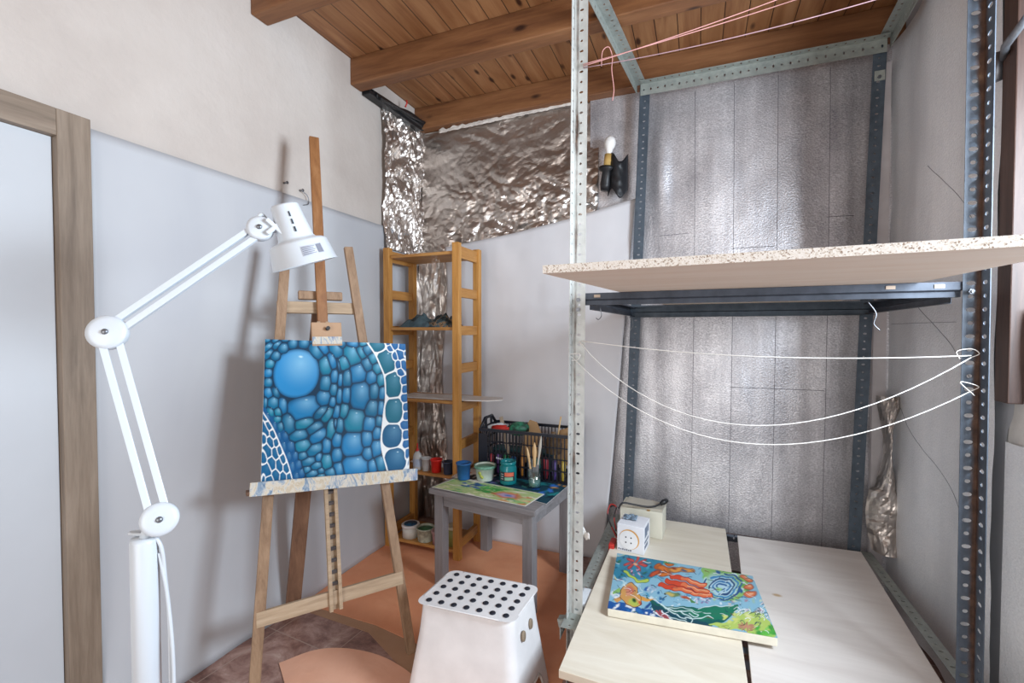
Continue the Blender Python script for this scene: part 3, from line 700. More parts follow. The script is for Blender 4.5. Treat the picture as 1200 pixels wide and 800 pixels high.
def cells(lst, region, lw, reach):
    """pebble cells that grow until they meet their neighbours, parted by lines of even width"""
    lst = single(lst)
    F1 = np.full(A.X.shape, 9.); F2 = F1.copy(); idx = np.full(A.X.shape, -1); D = []
    for n_, (x, y, rx, ry, rot, typ) in enumerate(lst):
        dd, p1, p2 = A.ell(x, y, rx, ry, rot, None, p=2.15 if rx > 90 else 2.5); D.append(dd)
        new = dd < F1; F2 = np.where(new, F1, np.minimum(F2, dd)); F1 = np.where(new, dd, F1); idx = np.where(new, n_, idx)
    for n_, (x, y, rx, ry, rot, typ) in enumerate(lst):
        sel = (idx == n_) & region
        if not sel.any(): continue
        rm = min(rx, ry); big = rx > 90
        rch = 1.03 if big else 1.10 if typ in 'tT' else reach
        gap = np.minimum((F2-F1)*rm*.5, (rch-F1)*rm)-lw*(1.0 if rx < 30 or typ == 'p' else 1.5)
        base = {'p': rng.choice(['#0a6a92', '#08719a', '#0e74a8', '#1178ae', '#0e7f9e']), 'd': '#085a94', 't': '#036880', 'T': '#045884', 's': '#0d5e9c', 'w': '#0c6090'}[typ]
        if (x < 210 and y < 130 or y < 60) and not big: base = '#06678f'
        if rx > 45 and typ == 'p': base = '#1c80ba'
        if big: base = '#2a8cca'
        gx, gy = (A.X-x)/rx, (A.Y-y)/ry
        b0 = np.array(lin(base)); hi = np.array(lin('#8cc8e8')); lo = np.array(lin('#073c66'))
        wgt = {'p': .8 if big else .62, 'd': .3, 't': .25, 'T': .25, 's': .12, 'w': .1}[typ]; dk = {'p': .8, 'd': .5, 't': .4, 'T': .45, 's': .25, 'w': .3}[typ]
        light = (np.clip(1-np.hypot(gx-.2, gy+.42)/1.1, 0, 1)**1.4*wgt)[..., None]
        edge = (np.clip(1-gap/(rm*(.16 if big else .34)), 0, 1)**1.6*dk)[..., None]
        colr = (b0*(1-light)+hi*light)*(1-edge)+lo*edge
        m = (np.clip(gap/1.6+.5, 0, 1)*sel)[..., None]; A.C = A.C*(1-m)+colr*m
        if typ in 'pdtT': A.ell(x+rx*.18, y-ry*.70, max(2.2, rx*.13), max(1.6, ry*.06), rot*.5+10, '#cdeefa', .9)
cells([c_ for c_ in reg if c_[5] in 'pd']+[(170, 189, 106, 110, 0, 'p')], ~zone, 1.5, 1.15)
cells([c_ for c_ in reg if c_[5] in 'tTsw'], zone, 1.7, 1.5)
A.line(band, 3.2, '#eef4f6'); A.line(tri, 2.6, '#eef4f6')
pb = thing('painting', 'square blue painting of rounded pebbles standing on the easel', 'painting', PB(.5, 1), YAW)
A.build('painted_front', vcol('blue_paint', .45, .15), pb, lambda u, v: PB(u, v, .0105))
mb = MB(); vs = [PB(u, v, d) for d in (-.010, .010) for (u, v) in ((0, 1), (1, 1), (1, 0), (0, 0))]
mb.add(vs, [(3, 2, 1, 0), (4, 5, 6, 7), (0, 1, 5, 4), (1, 2, 6, 5), (2, 3, 7, 6), (3, 0, 4, 7)])
mb.build('canvas_edge', plain('canvas_white', '#dcdcd8', .8), pb)

# ------------------------------------------------------------------ architect lamp
M_lw = plain('white_enamel', '#cbd2d9', .3, 0, .01, 3)
M_dk = plain('dark_fitting', '#2c3640', .45)
P0 = Vector((-1.006, .547, 0)); P1 = Vector((-.982, .562, .927)); P2 = Vector((-1.104, .543, 1.295)); P3 = Vector((-.937, .758, 1.534))
lm = thing('floor_lamp', 'white jointed architect lamp on a post in front of the door frame', 'lamp', P0)
MB().lathe([(0, 0), (.13, 0), (.135, .01), (.13, .025), (.03, .035), (0, .035)], 40, Matrix.Translation(P0)).build('base', M_lw, lm)
MB().lathe([(0, .03), (.0235, .03), (.0235, .885), (.021, .893), (0, .893)], 28, Matrix.Translation(P0)).build('post', M_lw, lm)
MB().tube([P0+Vector((0, 0, .885)), P0+Vector((.006, .004, .905)), P1+Vector((-.004, 0, -.002))], .011, 12).build('post_neck', M_lw, lm)
dv = Vector((P1.x, P1.y, 0)).normalized()     # discs face roughly the room
def disc(name, c, r, th, nrm):
    M = frame(c, nrm, (0, 0, 1)); o = MB().lathe([(0, th/2), (r*.7, th/2), (r*.96, th/2-.003), (r, th/2-.006), (r, -th/2+.006), (r*.96, -th/2+.003), (0, -th/2)], 36, M).build(name, M_lw, lm)
    MB().lathe([(0, th/2+.004), (.004, th/2+.004), (.006, th/2+.001), (.006, th/2-.001), (0, th/2-.001)], 14, M).build('screw', M_steel, o)
nA = Vector((.80, -.58, .05)).normalized()
# arms lie in planes spanned by their direction; give the discs their normals
n1 = (P2-P1).cross(Vector((.55, .82, 0))).normalized(); n1 = n1 if n1.dot(-P1+Vector((0, 0, 1.3))) > 0 else -n1
n2 = (P3-P2).cross((P2-P1)).normalized(); n2 = n2 if n2.dot(-P2+Vector((0, 0, 1.3))) > 0 else -n2
disc('lower_joint', P1, .032, .028, n1); disc('elbow_joint', P2, .034, .028, n2); disc('head_joint', P3, .028, .026, n2)
for (a, b, nn, nm, off) in ((P1, P2, n1, 'lower_arm', .013), (P2, P3, n2, 'upper_arm', .011)):
    ax = (b-a).normalized(); sd = nn.cross(ax)
    for s_ in (-1, 1):
        MB().bar(a+sd*s_*off+ax*.01, b+sd*s_*off-ax*.01, .0125, .012, sd).build(nm, M_lw, lm, bevel=.0012)
HT, HC = Vector((-.899, .796, 1.583)), Vector((-.880, .835, 1.459))
hx = (HC-HT).normalized()
# shade axis: from the small cap down to the opening
MH = frame(HT, hx, (0, 0, 1)) 
L = (HC-HT).length
shd = MB().lathe([(0, -.012), (.028, -.012), (.031, -.008), (.040, L*.50), (.044, L*.545), (.058, L*.57), (.066, L*.62), (.0745, L*.99), (.077, L), (.0735, L-.001), (.064, L*.63), (.03, L*.5), (0, L*.45)], 48, MH).build('shade', M_lw, lm)
lbl = MB()
camdir = (Vector((0, 0, 1.3))-HT); camdir -= hx*camdir.dot(hx); camdir.normalize(); sd = hx.cross(camdir)
def on_shade(ang, h, r): return HT+hx*h+(camdir*math.cos(ang)+sd*math.sin(ang))*r
rr = lambda h: .066+(.0745-.066)*(h-L*.62)/(L*.37)+.0006
sg = -1 if sd.dot(Vector((1, 0, 0))) > 0 else 1
lbl.grid(lambda u, v: on_shade(-sg*(.02+u*.72), L*(.70+v*.17), rr(L*(.70+v*.17))), 14, 4); lb_o = lbl.build('rating_label', plain('silver_label', '#b9bcc6', .35, .3), shd)
ln = MB()
for k in range(5): ln.grid(lambda u, v, k=k: on_shade(-sg*(.05+u*(.42-.05*(k % 2))), L*(.72+.03*k+v*.012), rr(L*(.72+.03*k))+.0006), 10, 1)
ln.grid(lambda u, v: on_shade(-sg*(.52+u*.19), L*(.71+v*.15), rr(L*(.71+v*.15))+.0006), 5, 2)
ln.build('printed_line', plain('label_ink', '#70727f', .5), lb_o)
vt = MB()
for k in range(3): vt.grid(lambda u, v, k=k: on_shade(-sg*(.08+u*.09), L*(.06+k*.135+v*.09), .0325+.009*(.06+k*.135+v*.09)*2+.0006), 2, 2)
vt.build('vent_slot', M_dk, shd)
NK = HT+hx*(L*.38)
MB().tube([P3+(NK-P3)*.3, P3+(NK-P3)*.75], .008, 10).build('neck', M_lw, lm)
wn = MB(); wc = P3+(NK-P3)*.48-nA*0+n2*.018; ax = (NK-P3).normalized(); pr = n2.cross(ax)
wn.bar(wc-(ax+pr)*.018, wc+(ax+pr)*.018, .010, .010, n2); wn.bar(wc-(ax-pr)*.018, wc+(ax-pr)*.018, .010, .010, n2)
wn.build('wing_nut', M_lw, lm, bevel=.003)
MB().tube(arc_pts([P3+Vector((-.01, 0, .022)), P3+Vector((.0, .005, .034)), HT+hx*.045-camdir*0+Vector((-.055, -.01, .008)), HT+hx*.04+Vector((-.036, -.005, 0))]), .004, 8).build('head_cable', M_lw, lm)
g_ = HT+hx*.04+Vector((-.034, -.006, 0)); MB().tube([g_+Vector((-.008, 0, 0)), g_+Vector((.006, 0, 0))], .009, 10).build('cable_grommet', M_dk, lm)
cc = MB()
cc.tube(arc_pts([P1+Vector((-.02, .01, -.03)), P0+Vector((-.028, -.01, .90)), P0+Vector((.022, .012, .885)), P0+Vector((.030, .02, .80)), P0+Vector((.048, .02, .66)), P0+Vector((.045, .02, .52)), P0+Vector((.028, .015, .38)), P0+Vector((.03, .01, .1)), P0+Vector((.06, .03, .03))]), .0035, 8)
cc.tube(arc_pts([P0+Vector((.022, .014, .86)), P0+Vector((.036, .02, .76)), P0+Vector((.040, .02, .62)), P0+Vector((.036, .02, .46)), P0+Vector((.026, .012, .34))]), .0035, 8)
cc.build('power_cable', M_lw, lm)

# ------------------------------------------------------------------ bookshelf
M_pine = wood('pine_orange', '#a06a2c', '#bd8640', '#cf9c5a', 'z', .45, 1.1)
M_pine_h = wood('pine_orange_across', '#996530', '#b58144', '#c8985a', 'x', .5, 1.1)
M_pine_y = wood('pine_orange_rung', '#98632c', '#b37d3e', '#c69352', 'y', .5, 1.1)
BX0, BX1, BY0, BY1 = -1.737, -1.228, 2.225, 2.515
bs = thing('bookshelf', 'narrow orange pine bookshelf in the corner behind the easel', 'bookshelf', ((BX0+BX1)/2, (BY0+BY1)/2, 0))
for x0 in (BX0, BX1-.042):
    fr_ = MB()
    for y0 in (BY0, BY1-.036): fr_.span((x0, y0, 0), (x0+.042, y0+.036, 1.79))
    side = fr_.build('side_frame', M_pine, bs, bevel=.003)
    for z0 in (1.735, 1.515, 1.30, 1.085, .865, .65, .42, .085):
        MB().span((x0+.010, BY0+.036, z0-.028), (x0+.032, BY1-.036, z0+(.04 if z0 > 1.7 else .026))).build('rung', M_pine_y, side, bevel=.002)
ZS = [.055, .475, .90, 1.318, 1.745]
for z0 in ZS:
    MB().span((BX0+.042-.012*(0), BY0+.012, z0-.018), (BX1-.042, BY1-.014, z0)).build('shelf', M_pine_h, bs, bevel=.003)
o = MB().prism([(BX0+.06, 2.245), (-1.20, 2.268), (-1.08, 2.30), (-1.02, 2.36), (-1.06, 2.45), (BX0+.08, 2.42)], .005, Matrix.Translation((0, 0, .9345))).build('white_board', plain('white_laminate', '#d9d6d2', .35))
# the board passes between the side rungs: shift it so it rests on the shelf
o.location.z = -.0325
tag(o, 'thin white board lying on the middle bookshelf, sticking out to the right', 'board')
o = MB().prism([(-1.66, 2.38), (-1.27, 2.34), (-1.27, 2.48), (-1.66, 2.49)], .006, Matrix.Translation((0, 0, .4765))).build('white_board', plain('white_laminate', '#d9d6d2', .35))
tag(o, 'pale glossy board on the bookshelf behind the red cup', 'board')
def rag(name, cx, cy, cz, rx, ry, h, mat, parent=None, seed=0):
    return MB().grid(lambda u, v: (cx+rx*(u-.5)*2, cy+ry*(v-.5)*2, cz+h*max(0, (math.sin(u*PI)*math.sin(v*PI)))**.6*(.75+.5*fbm(u*4+seed, v*4, seed))), 26, 16).build(name, mat, parent)
q = NM('dark_patterned_cloth'); a = q.noise(q.coords(), 28, 3, .6)
q.col(q.ramp(a, [(.4, '#22282a'), (.52, '#3f5358'), (.58, '#8c6b4a'), (.64, '#2a2420')])); q.rough(.9)
ra = thing('cloth_bundle', 'dark crumpled cloths heaped on the upper bookshelf shelf', 'cloth', (-1.45, 2.3, 1.318))
rag('grey_cloth', -1.53, 2.31, 1.3185, .11, .07, .085, plain('grey_teal_cloth', '#4b5f66', .9, 0, .2, 30), ra, 2)
rag('dark_cloth', -1.37, 2.32, 1.3185, .09, .08, .082, q.m, ra, 5)
rag('red_cloth', -1.50, 2.262, 1.3185, .03, .02, .03, plain('rust_cloth', '#8d3a26', .9), ra, 8)

def cup(name, label, cat, loc, r0, r1, h, mat, inner=None, group=None, rim=.004, fill=.8):
    t = thing(name, label, cat, loc, 0, group)
    MB().lathe([(0, 0), (r0*.96, 0), (r0, .003), (r1, h-.006), (r1+rim, h-.006), (r1+rim, h), (r1-.002, h), (r0-.0025, h*.1), (0, h*.1)], 28, Matrix.Translation(loc)).build('cup_wall', mat, t)
    if inner:
        rf = r0+(r1-r0)*fill-.003
        MB().lathe([(0, h*fill), (rf, h*fill), (rf, h*fill-.004), (0, h*fill-.004)], 28, Matrix.Translation(loc)).build('paint_fill', inner, t)
    return t
z1 = ZS[1]; z0 = ZS[0]
M_clear = NM('clear_plastic'); M_clear.col('#e6e6e4'); M_clear.rough(.2); M_clear.set(Transmission_Weight=.45); M_clear = M_clear.m
gb = thing('glue_bottle', 'clear glue bottle with a red nozzle beside the painting edge', 'bottle', (-1.535, 2.275, z1))
MB().lathe([(0, 0), (.026, 0), (.028, .006), (.028, .075), (.022, .095), (.012, .105), (.012, .112), (0, .112)], 24, Matrix.Translation((-1.535, 2.275, z1)) @ Matrix.Diagonal((1, .7, 1, 1))).build('bottle_body', M_clear, gb)
MB().lathe([(.011, .11), (.010, .12), (.005, .124), (.004, .155), (0, .155)], 16, Matrix.Translation((-1.535, 2.275, z1))).build('nozzle', plain('red_plastic', '#d8322c', .4), gb)
MB().lathe([(.0286, .02), (.0286, .065)], 24, Matrix.Translation((-1.535, 2.275, z1)) @ Matrix.Diagonal((1, .7, 1, 1))).build('label_band', plain('label_blue', '#a9b6c9', .5), gb)
cup('plastic_cup', 'small clear white cup next to the glue bottle on the bookshelf', 'cup', (-1.475, 2.275, z1), .022, .028, .075, M_clear, None, 'paint cups on the bookshelf')
tr_ = cup('plastic_cup', 'bright red paint cup on the bookshelf', 'cup', (-1.405, 2.275, z1), .027, .033, .075, plain('red_cup', '#e02a22', .4), plain('red_paint', '#b81c18', .4), 'paint cups on the bookshelf')
cup('plastic_cup', 'dark navy paint cup on the bookshelf beside the red cup', 'cup', (-1.322, 2.27, z1), .026, .032, .072, plain('navy_cup', '#2d3f58', .4), plain('navy_paint', '#1c2838', .4), 'paint cups on the bookshelf')
M_tub = plain('white_tub', '#e0e2dc', .45)
def tub(label, loc, r0, r1, h, body, lid, group):
    t = thing('paint_tub', label, 'tub', loc, 0, group)
    T = Matrix.Translation(loc)
    MB().lathe([(0, 0), (r0, 0), (r1, h), (0, h)], 30, T).build('tub_body', body, t)
    MB().lathe([(r1, h-.012), (r1+.004, h-.012), (r1+.004, h), (r1, h+.003), (r1-.008, h+.001), (0, h+.001)], 30, T).build('lid', lid, t)
    return t
t_ = tub('white paint tub with a blue lid on the lowest bookshelf shelf', (-1.60, 2.295, z0), .048, .050, .075, M_tub, plain('white_lid', '#e6e8ea', .4), 'paint tubs on the lowest shelf')
MB().lathe([(0, .0775), (.040, .0775), (.040, .076), (0, .076)], 30, Matrix.Translation((-1.60, 2.295, z0))).build('lid_sticker', plain('blue_sticker', '#2d6f9c', .5, 0, .3, 60), t_)
cup('paint_tub', 'white tub smeared with green paint on the lowest bookshelf shelf', 'tub', (-1.488, 2.285, z0), .045, .050, .078, plain('greenish_tub', '#cfd8c4', .5, 0, .2, 40), plain('green_paint', '#3d8055', .4), 'paint tubs on the lowest shelf', .005, .85)
tub('dull pink paint tub behind the left table leg', (-1.39, 2.285, z0), .042, .045, .075, plain('pink_tub', '#a97f80', .5), plain('pink_lid', '#b08a88', .5), 'paint tubs on the lowest shelf')
tub('olive paint tub on the lowest shelf against the right bookshelf post', (-1.30, 2.30, z0), .040, .042, .11, plain('olive_tub', '#8b8a4a', .5), plain('olive_lid', '#c9c4a8', .5), 'paint tubs on the lowest shelf')

# ------------------------------------------------------------------ grey table
M_tgrey = wood('grey_paint_wood', '#6f6c6e', '#838082', '#959294', 'x', .55, .7)
M_tgreyz = wood('grey_paint_leg', '#6f6c6e', '#838082', '#918e90', 'z', .55, .7)
TZ = .50; TR = R(-7); T0 = Vector((-1.254, 1.955, 0))
tx = Vector((math.cos(TR), math.sin(TR), 0)); ty = Vector((-math.sin(TR), math.cos(TR), 0)); TW, TD = .60, .52
def TP(a, b, z): return T0+tx*a+ty*b+Vector((0, 0, z))
tb = thing('side_table', 'small grey wooden table carrying paint jars and a crate', 'table', TP(TW/2, TD/2, 0), TR)
MT = Matrix.Translation(T0) @ Matrix.Rotation(TR, 4, 'Z')
MB().span((0, 0, TZ-.026), (TW, TD, TZ), MT).build('table_top', M_tgrey, tb, bevel=.003)
for (a, b) in ((.02, .02), (TW-.075, .02), (.02, TD-.075), (TW-.075, TD-.075)):
    MB().span((a, b, 0), (a+.052, b+.052, TZ-.026), MT).build('leg', M_tgreyz, tb, bevel=.003)
for (lo, hi) in (((.07, .028, TZ-.085), (TW-.07, .046, TZ-.026)), ((.07, TD-.046, TZ-.085), (TW-.07, TD-.028, TZ-.026)), ((.028, .07, TZ-.085), (.046, TD-.07, TZ-.026)), ((TW-.046, .07, TZ-.085), (TW-.028, TD-.07, TZ-.026))):
    MB().span(lo, hi, MT).build('apron', M_tgrey, tb)
def quadP(c):   # bilinear point from four corners TL,TR,BR,BL (xy) at height z
    return lambda u, v, z: Vector(((c[0][0]*(1-u)+c[1][0]*u)*(1-v)+(c[3][0]*(1-u)+c[2][0]*u)*v, (c[0][1]*(1-u)+c[1][1]*u)*(1-v)+(c[3][1]*(1-u)+c[2][1]*u)*v, z))
def splat(A, n, cols, rmin, rmax, seed, box=(0, 0, 100, 80)):
    g = random.Random(seed)
    for k in range(n): A.ell(g.uniform(box[0], box[2]), g.uniform(box[1], box[3]), g.uniform(rmin, rmax), g.uniform(rmin, rmax)*.6, g.uniform(-60, 60), g.choice(cols), .5, 2, .18)
def paper(label, art, corners, z, group='painted papers on the table'):
    f_ = quadP(corners); c0 = f_(.5, .5, z)
    t = thing('painted_paper', label, 'paper', c0, 0, group)
    art.build('painted_side', vcol('poster_paint', .6), t, lambda u, v: f_(u, v, z+.0016))
    m = MB(); m.add([f_(u, v, zz) for zz in (z, z+.0014) for (u, v) in ((0, 1), (1, 1), (1, 0), (0, 0))], [(3, 2, 1, 0), (4, 5, 6, 7), (0, 1, 5, 4), (1, 2, 6, 5), (2, 3, 7, 6), (3, 0, 4, 7)])
    m.build('sheet', plain('white_paper', '#e8e6e2', .8), t)
A1 = Art(110, 60, [(0, 0), (100, 0), (100, 60), (0, 60)])
A1.fill('#b3c98c'); splat(A1, 60, ['#8fc07a', '#d7dcb0', '#6fae72', '#bcd090', '#e4e2cf'], 3, 10, 1, (0, 0, 100, 60))
splat(A1, 16, ['#355f96', '#466fa6', '#2a4f86'], 3, 7, 2, (14, 8, 40, 30)); splat(A1, 18, ['#3f9c48', '#5cb558', '#348a40'], 4, 9, 3, (38, 10, 62, 38))
splat(A1, 20, ['#cfa06a', '#dcb88a', '#c98a5a', '#d9c79a'], 3, 8, 4, (70, 20, 98, 58))
A1.ell(72, 34, 17, 14, 0, '#c96f4a', .4, 2, .1); A1.ell(72, 34, 11, 9, 0, '#b6a3c4', .4, 2, .1); A1.ell(74, 34, 5, 4, 0, '#5f7fc0', .4)
splat(A1, 70, ['#7d9a6a', '#e6e2d0', '#4d7396', '#d49a6e'], .6, 2, 5, (0, 0, 100, 60))
A1.put(np.clip((np.abs(A1.v-.5)-.47)*60, 0, 1), '#e8e7e2'); A1.put(np.clip((np.abs(A1.u-.5)-.485)*80, 0, 1), '#e8e7e2')
paper('painted paper in green and orange on the front of the grey table', A1, [tuple(TP(.03, .20, 0)[:2]), tuple(TP(.55, .205, 0)[:2]), tuple(TP(.54, .025, 0)[:2]), tuple(TP(.008, .015, 0)[:2])], TZ+.0025)
A2 = Art(100, 60, [(0, 0), (100, 0), (100, 60), (0, 60)])
A2.fill('#1d4657'); splat(A2, 40, ['#15303f', '#1f5a70', '#24748a', '#163a50', '#2a8a90'], 4, 12, 11, (0, 0, 100, 60)); splat(A2, 12, ['#7d79b0', '#6a68a4', '#8f8bc0'], 4, 9, 12, (2, 34, 36, 60))
splat(A2, 6, ['#2f64b8', '#3b7ad0'], 3, 6, 13, (70, 20, 92, 44)); splat(A2, 5, ['#c9a468', '#b8894c'], 2, 4, 14, (88, 16, 100, 30)); splat(A2, 30, ['#2b9aa0', '#123040', '#4fb0a8'], 1, 3, 15, (0, 0, 100, 60))
paper('dark teal painted paper on the grey table under the jars', A2, [tuple(TP(.08, .47, 0)[:2]), tuple(TP(.60, .47, 0)[:2]), tuple(TP(.61, .10, 0)[:2]), tuple(TP(.08, .165, 0)[:2])], TZ+.0008)
A3 = Art(50, 40, [(0, 0), (100, 0), (100, 60), (0, 60)]); A3.fill('#e4dfd8'); splat(A3, 8, ['#26262b', '#3a3a42'], 8, 16, 21, (40, 10, 90, 50)); splat(A3, 4, ['#d88a58', '#cf7a48'], 6, 10, 22, (5, 20, 30, 50))
paper('white paper with black and orange blots at the back left table edge', A3, [tuple(TP(-.02, .36, 0)[:2]), tuple(TP(.20, .38, 0)[:2]), tuple(TP(.20, .19, 0)[:2]), tuple(TP(.0, .19, 0)[:2])], TZ+.0046)

tz = TZ+.008
cup('plastic_cup', 'blue paint cup on the table in front of the bookshelf post', 'cup', (-1.150, 2.135, tz), .032, .038, .088, plain('blue_cup', '#2a69a8', .4, 0, .15, 25), plain('blue_paint', '#1c4c86', .4), 'paint pots on the table')
tt = cup('paint_tub', 'white tub with a green rim on the table between cup and teal jar', 'tub', (-1.040, 2.170, tz), .044, .053, .078, plain('green_white_tub', '#d3dfd2', .5, 0, .1, 30), plain('green_paint_pale', '#6da58a', .4), 'paint pots on the table', .005, .9)
MB().lathe([(.0555, .066), (.0590, .067), (.0590, .080), (.054, .080)], 30, Matrix.Translation((-1.040, 2.170, tz))).build('rim_smear', plain('green_smear', '#7db49c', .5, 0, .2, 40), tt)
m = MB()
for (an, zz, r_) in ((-1.75, .045, .010), (-1.6, .03, .008), (-1.45, .025, .008), (-1.65, .06, .006)):
    m.lathe([(0, .0015), (r_, .0008), (r_, -.002), (0, -.002)], 10, frame(Vector((-1.040, 2.170, tz))+Vector((math.cos(an)*.0495, math.sin(an)*.0495, zz)), (math.cos(an), math.sin(an), 0), (0, 0, 1)))
m.build('paint_dot', plain('lime_paint', '#b7c25a', .5), tt)
jl = (-.905, 2.165, tz); tj = thing('paint_jar', 'teal glass jar with a printed label on the table', 'jar', jl)
q = NM('teal_glass'); q.col('#1f9098'); q.rough(.12); q.set(Transmission_Weight=.35); M_teal = q.m
MB().lathe([(0, 0), (.040, 0), (.044, .006), (.044, .085), (.039, .094), (.039, .098), (.042, .099), (.042, .116), (.038, .117), (.036, .098), (.036, .01), (0, .01)], 32, Matrix.Translation(jl)).build('jar_glass', M_teal, tj)
MB().lathe([(0, .02), (.0355, .02), (.0355, .07), (0, .07)], 28, Matrix.Translation(jl)).build('paint_fill', plain('teal_paint', '#147884', .4), tj)
def band(o_r, a0, a1, h0, h1, nm, mt, loc, par):
    return MB().grid(lambda u, v: (loc[0]+o_r*math.cos(a0+(a1-a0)*u), loc[1]+o_r*math.sin(a0+(a1-a0)*u), loc[2]+h0+(h1-h0)*v), 16, 2).build(nm, mt, par)
lb1 = band(.0446, -2.3, -.35, .022, .068, 'jar_label', plain('label_dark', '#27323a', .5), jl, tj)
band(.0450, -1.6, -.5, .046, .066, 'label_red_patch', plain('label_red', '#d46a52', .5), jl, lb1); band(.0450, -1.6, -.6, .026, .042, 'label_green_patch', plain('label_green', '#7fb096', .5), jl, lb1)
for k in range(3): band(.0450, -2.1, -1.75, .030+k*.012, .034+k*.012, 'label_text_line', plain('label_text', '#c9cfd2', .5), jl, lb1)
# brush jar
q = NM('clear_glass'); tp = q.n('ShaderNodeBsdfTransparent'); tp.inputs[0].default_value = (.86, .94, .93, 1); gl = q.n('ShaderNodeBsdfGlossy'); gl.inputs['Roughness'].default_value = .08
mx = q.n('ShaderNodeMixShader'); mx.inputs[0].default_value = .16; q.link(tp.outputs[0], mx.inputs[1]); q.link(gl.outputs[0], mx.inputs[2]); q.link(mx.outputs[0], q.N['Material Output'].inputs[0]); M_glass = q.m
bj = (-.757, 2.155, tz); gj = thing('water_jar', 'clear glass water jar holding three brushes on the table', 'jar', bj)
MB().lathe([(0, 0), (.031, 0), (.033, .005), (.033, .085), (.031, .085), (.030, .008), (0, .008)], 28, Matrix.Translation(bj)).build('jar_glass', M_glass, gj)
MB().lathe([(0, .009), (.0295, .009), (.0295, .040), (0, .040)], 28, Matrix.Translation(bj)).build('water', plain('murky_water', '#7fa8a6', .1, 0, .1, 20), gj)
M_bw = wood('brush_beech', '#b08a5a', '#cfae80', '#dcc29a', 'z', .5, 2); M_bg = plain('brush_grey', '#b9b4aa', .5)
for i, (dx, dy, lx, ly, mt, wf) in enumerate(((-.012, 0, -.040, .0, M_bw, .011), (.0, .004, -.002, .006, M_bw, .017), (.012, -.004, .032, .012, M_bg, .012))):
    b0 = Vector(bj)+Vector((dx*.6, dy, .012)); b1 = Vector(bj)+Vector((lx, ly, [.20, .225, .26][i])); ax = b1-b0
    t = thing('paint_brush', ['ochre handled brush leaning left in the glass jar', 'wide flat brush with pale wooden handle standing in the glass jar', 'thin grey brush leaning right in the glass jar'][i], 'brush', b0, 0, 'brushes in the glass jar')
    MB().bar(b0, b0+ax*.18, wf*1.3, .008, (1, 0, 0)).build('bristles', plain('bristle_white', '#d9d5cb', .8), t)
    MB().bar(b0+ax*.18, b0+ax*.42, wf*1.25, .007, (1, 0, 0)).build('ferrule', M_steel, t)
    pts = [b0+ax*k for k in (.42, .5, .62, .78, .9, 1.0)]; wd_ = [wf*.55, wf*.42, wf*.5, wf*.72, wf*.5, wf*.12]
    vs = []; 
    for p, w_ in zip(pts, wd_):
        for k in range(10): vs.append(p+Vector((math.cos(2*PI*k/10)*w_, math.sin(2*PI*k/10)*.004, 0)))
    MB().add(vs, [(i_*10+k, i_*10+(k+1) % 10, (i_+1)*10+(k+1) % 10, (i_+1)*10+k) for i_ in range(5) for k in range(10)]+[tuple(range(50, 60))], None, True).build('handle', mt, t)

# black crate
CX0, CX1, CY0, CY1, CZ0, CZ1 = -1.120, -.590, 2.265, 2.505, TZ+.006, TZ+.258
M_crate = plain('crate_plastic', '#161b28', .4, 0, .1, 20)
cr = thing('plastic_crate', 'black slotted plastic crate of art supplies at the back of the table', 'crate', ((CX0+CX1)/2, (CY0+CY1)/2, CZ0))
def lattice(mb, P, w, h, nx, nz):
    """open lattice panel: P(a,b)->point; bars of 8 mm"""
    def seg(a0, b0, a1, b1, th): mb.bar(P(a0, b0), P(a1, b1), th, .005, P(1e-3, 0)-P(0, 0) if a0 == a1 else Vector((0, 0, 1)))
    for k in range(nx+1): seg(w*k/nx, 0, w*k/nx, h, .005)
    for k in range(nz+1): seg(0, h*k/nz, w, h*k/nz, .006 if k else .012)
pf = MB(); lattice(pf, lambda a, b: Vector((CX0+a, CY0, CZ0+b)), CX1-CX0, CZ1-CZ0-.01, 26, 4); pf.span((CX0, CY0-.004, CZ1-.016), (CX1, CY0+.006, CZ1)); pf.span((CX0-.004, CY0-.005, CZ0), (CX0+.05, CY0+.004, CZ1-.03)); pf.build('front_panel', M_crate, cr)
pk = MB(); lattice(pk, lambda a, b: Vector((CX0+a, CY1, CZ0+b)), CX1-CX0, CZ1-CZ0-.01, 26, 4); pk.span((CX0, CY1-.004, CZ1-.016), (CX1, CY1+.006, CZ1)); pk.build('back_panel', M_crate, cr)
for xs in (CX0, CX1):
    pe = MB(); lattice(pe, lambda a, b: Vector((xs, CY0+a, CZ0+b)), CY1-CY0, CZ1-CZ0-.01, 12, 4)
    pe.span((xs-.004, CY0, CZ1-.018), (xs+.004, CY1, CZ1))
    # raised hand grip
    pe.tube([(xs, CY0+.02, CZ1-.005), (xs, CY0+.075, CZ1+.042), (xs, CY1-.075, CZ1+.042), (xs, CY1-.02, CZ1-.005)], .009, 8)
    for yy in (CY0+.085, CY1-.085): pe.bar((xs, yy, CZ1-.005), (xs, yy, CZ1+.04), .012, .01, (0, 1, 0))
    pe.build('end_panel', M_crate, cr)
MB().span((CX0, CY0, CZ0), (CX1, CY1, CZ0+.006)).build('crate_floor', M_crate, cr)
mk = MB()
gx = random.Random(5)
for k in range(6):
    x0 = CX0+.105+k*.0105; mk.span((x0, CY0-.0075, CZ0+.092-.002*k+gx.uniform(-.002, .002)), (x0+.007, CY0-.0055, CZ0+.102-.002*k))
mk.build('marking', plain('mark_white', '#c9ced6', .6), cr)
M_card = plain('cardboard_brown', '#b48f66', .85, 0, .12, 10)
def item(name, label, cat, mb, mat, group='art supplies in the crate', **k): return tag(mb.build(name, mat, **k), label, cat, group)
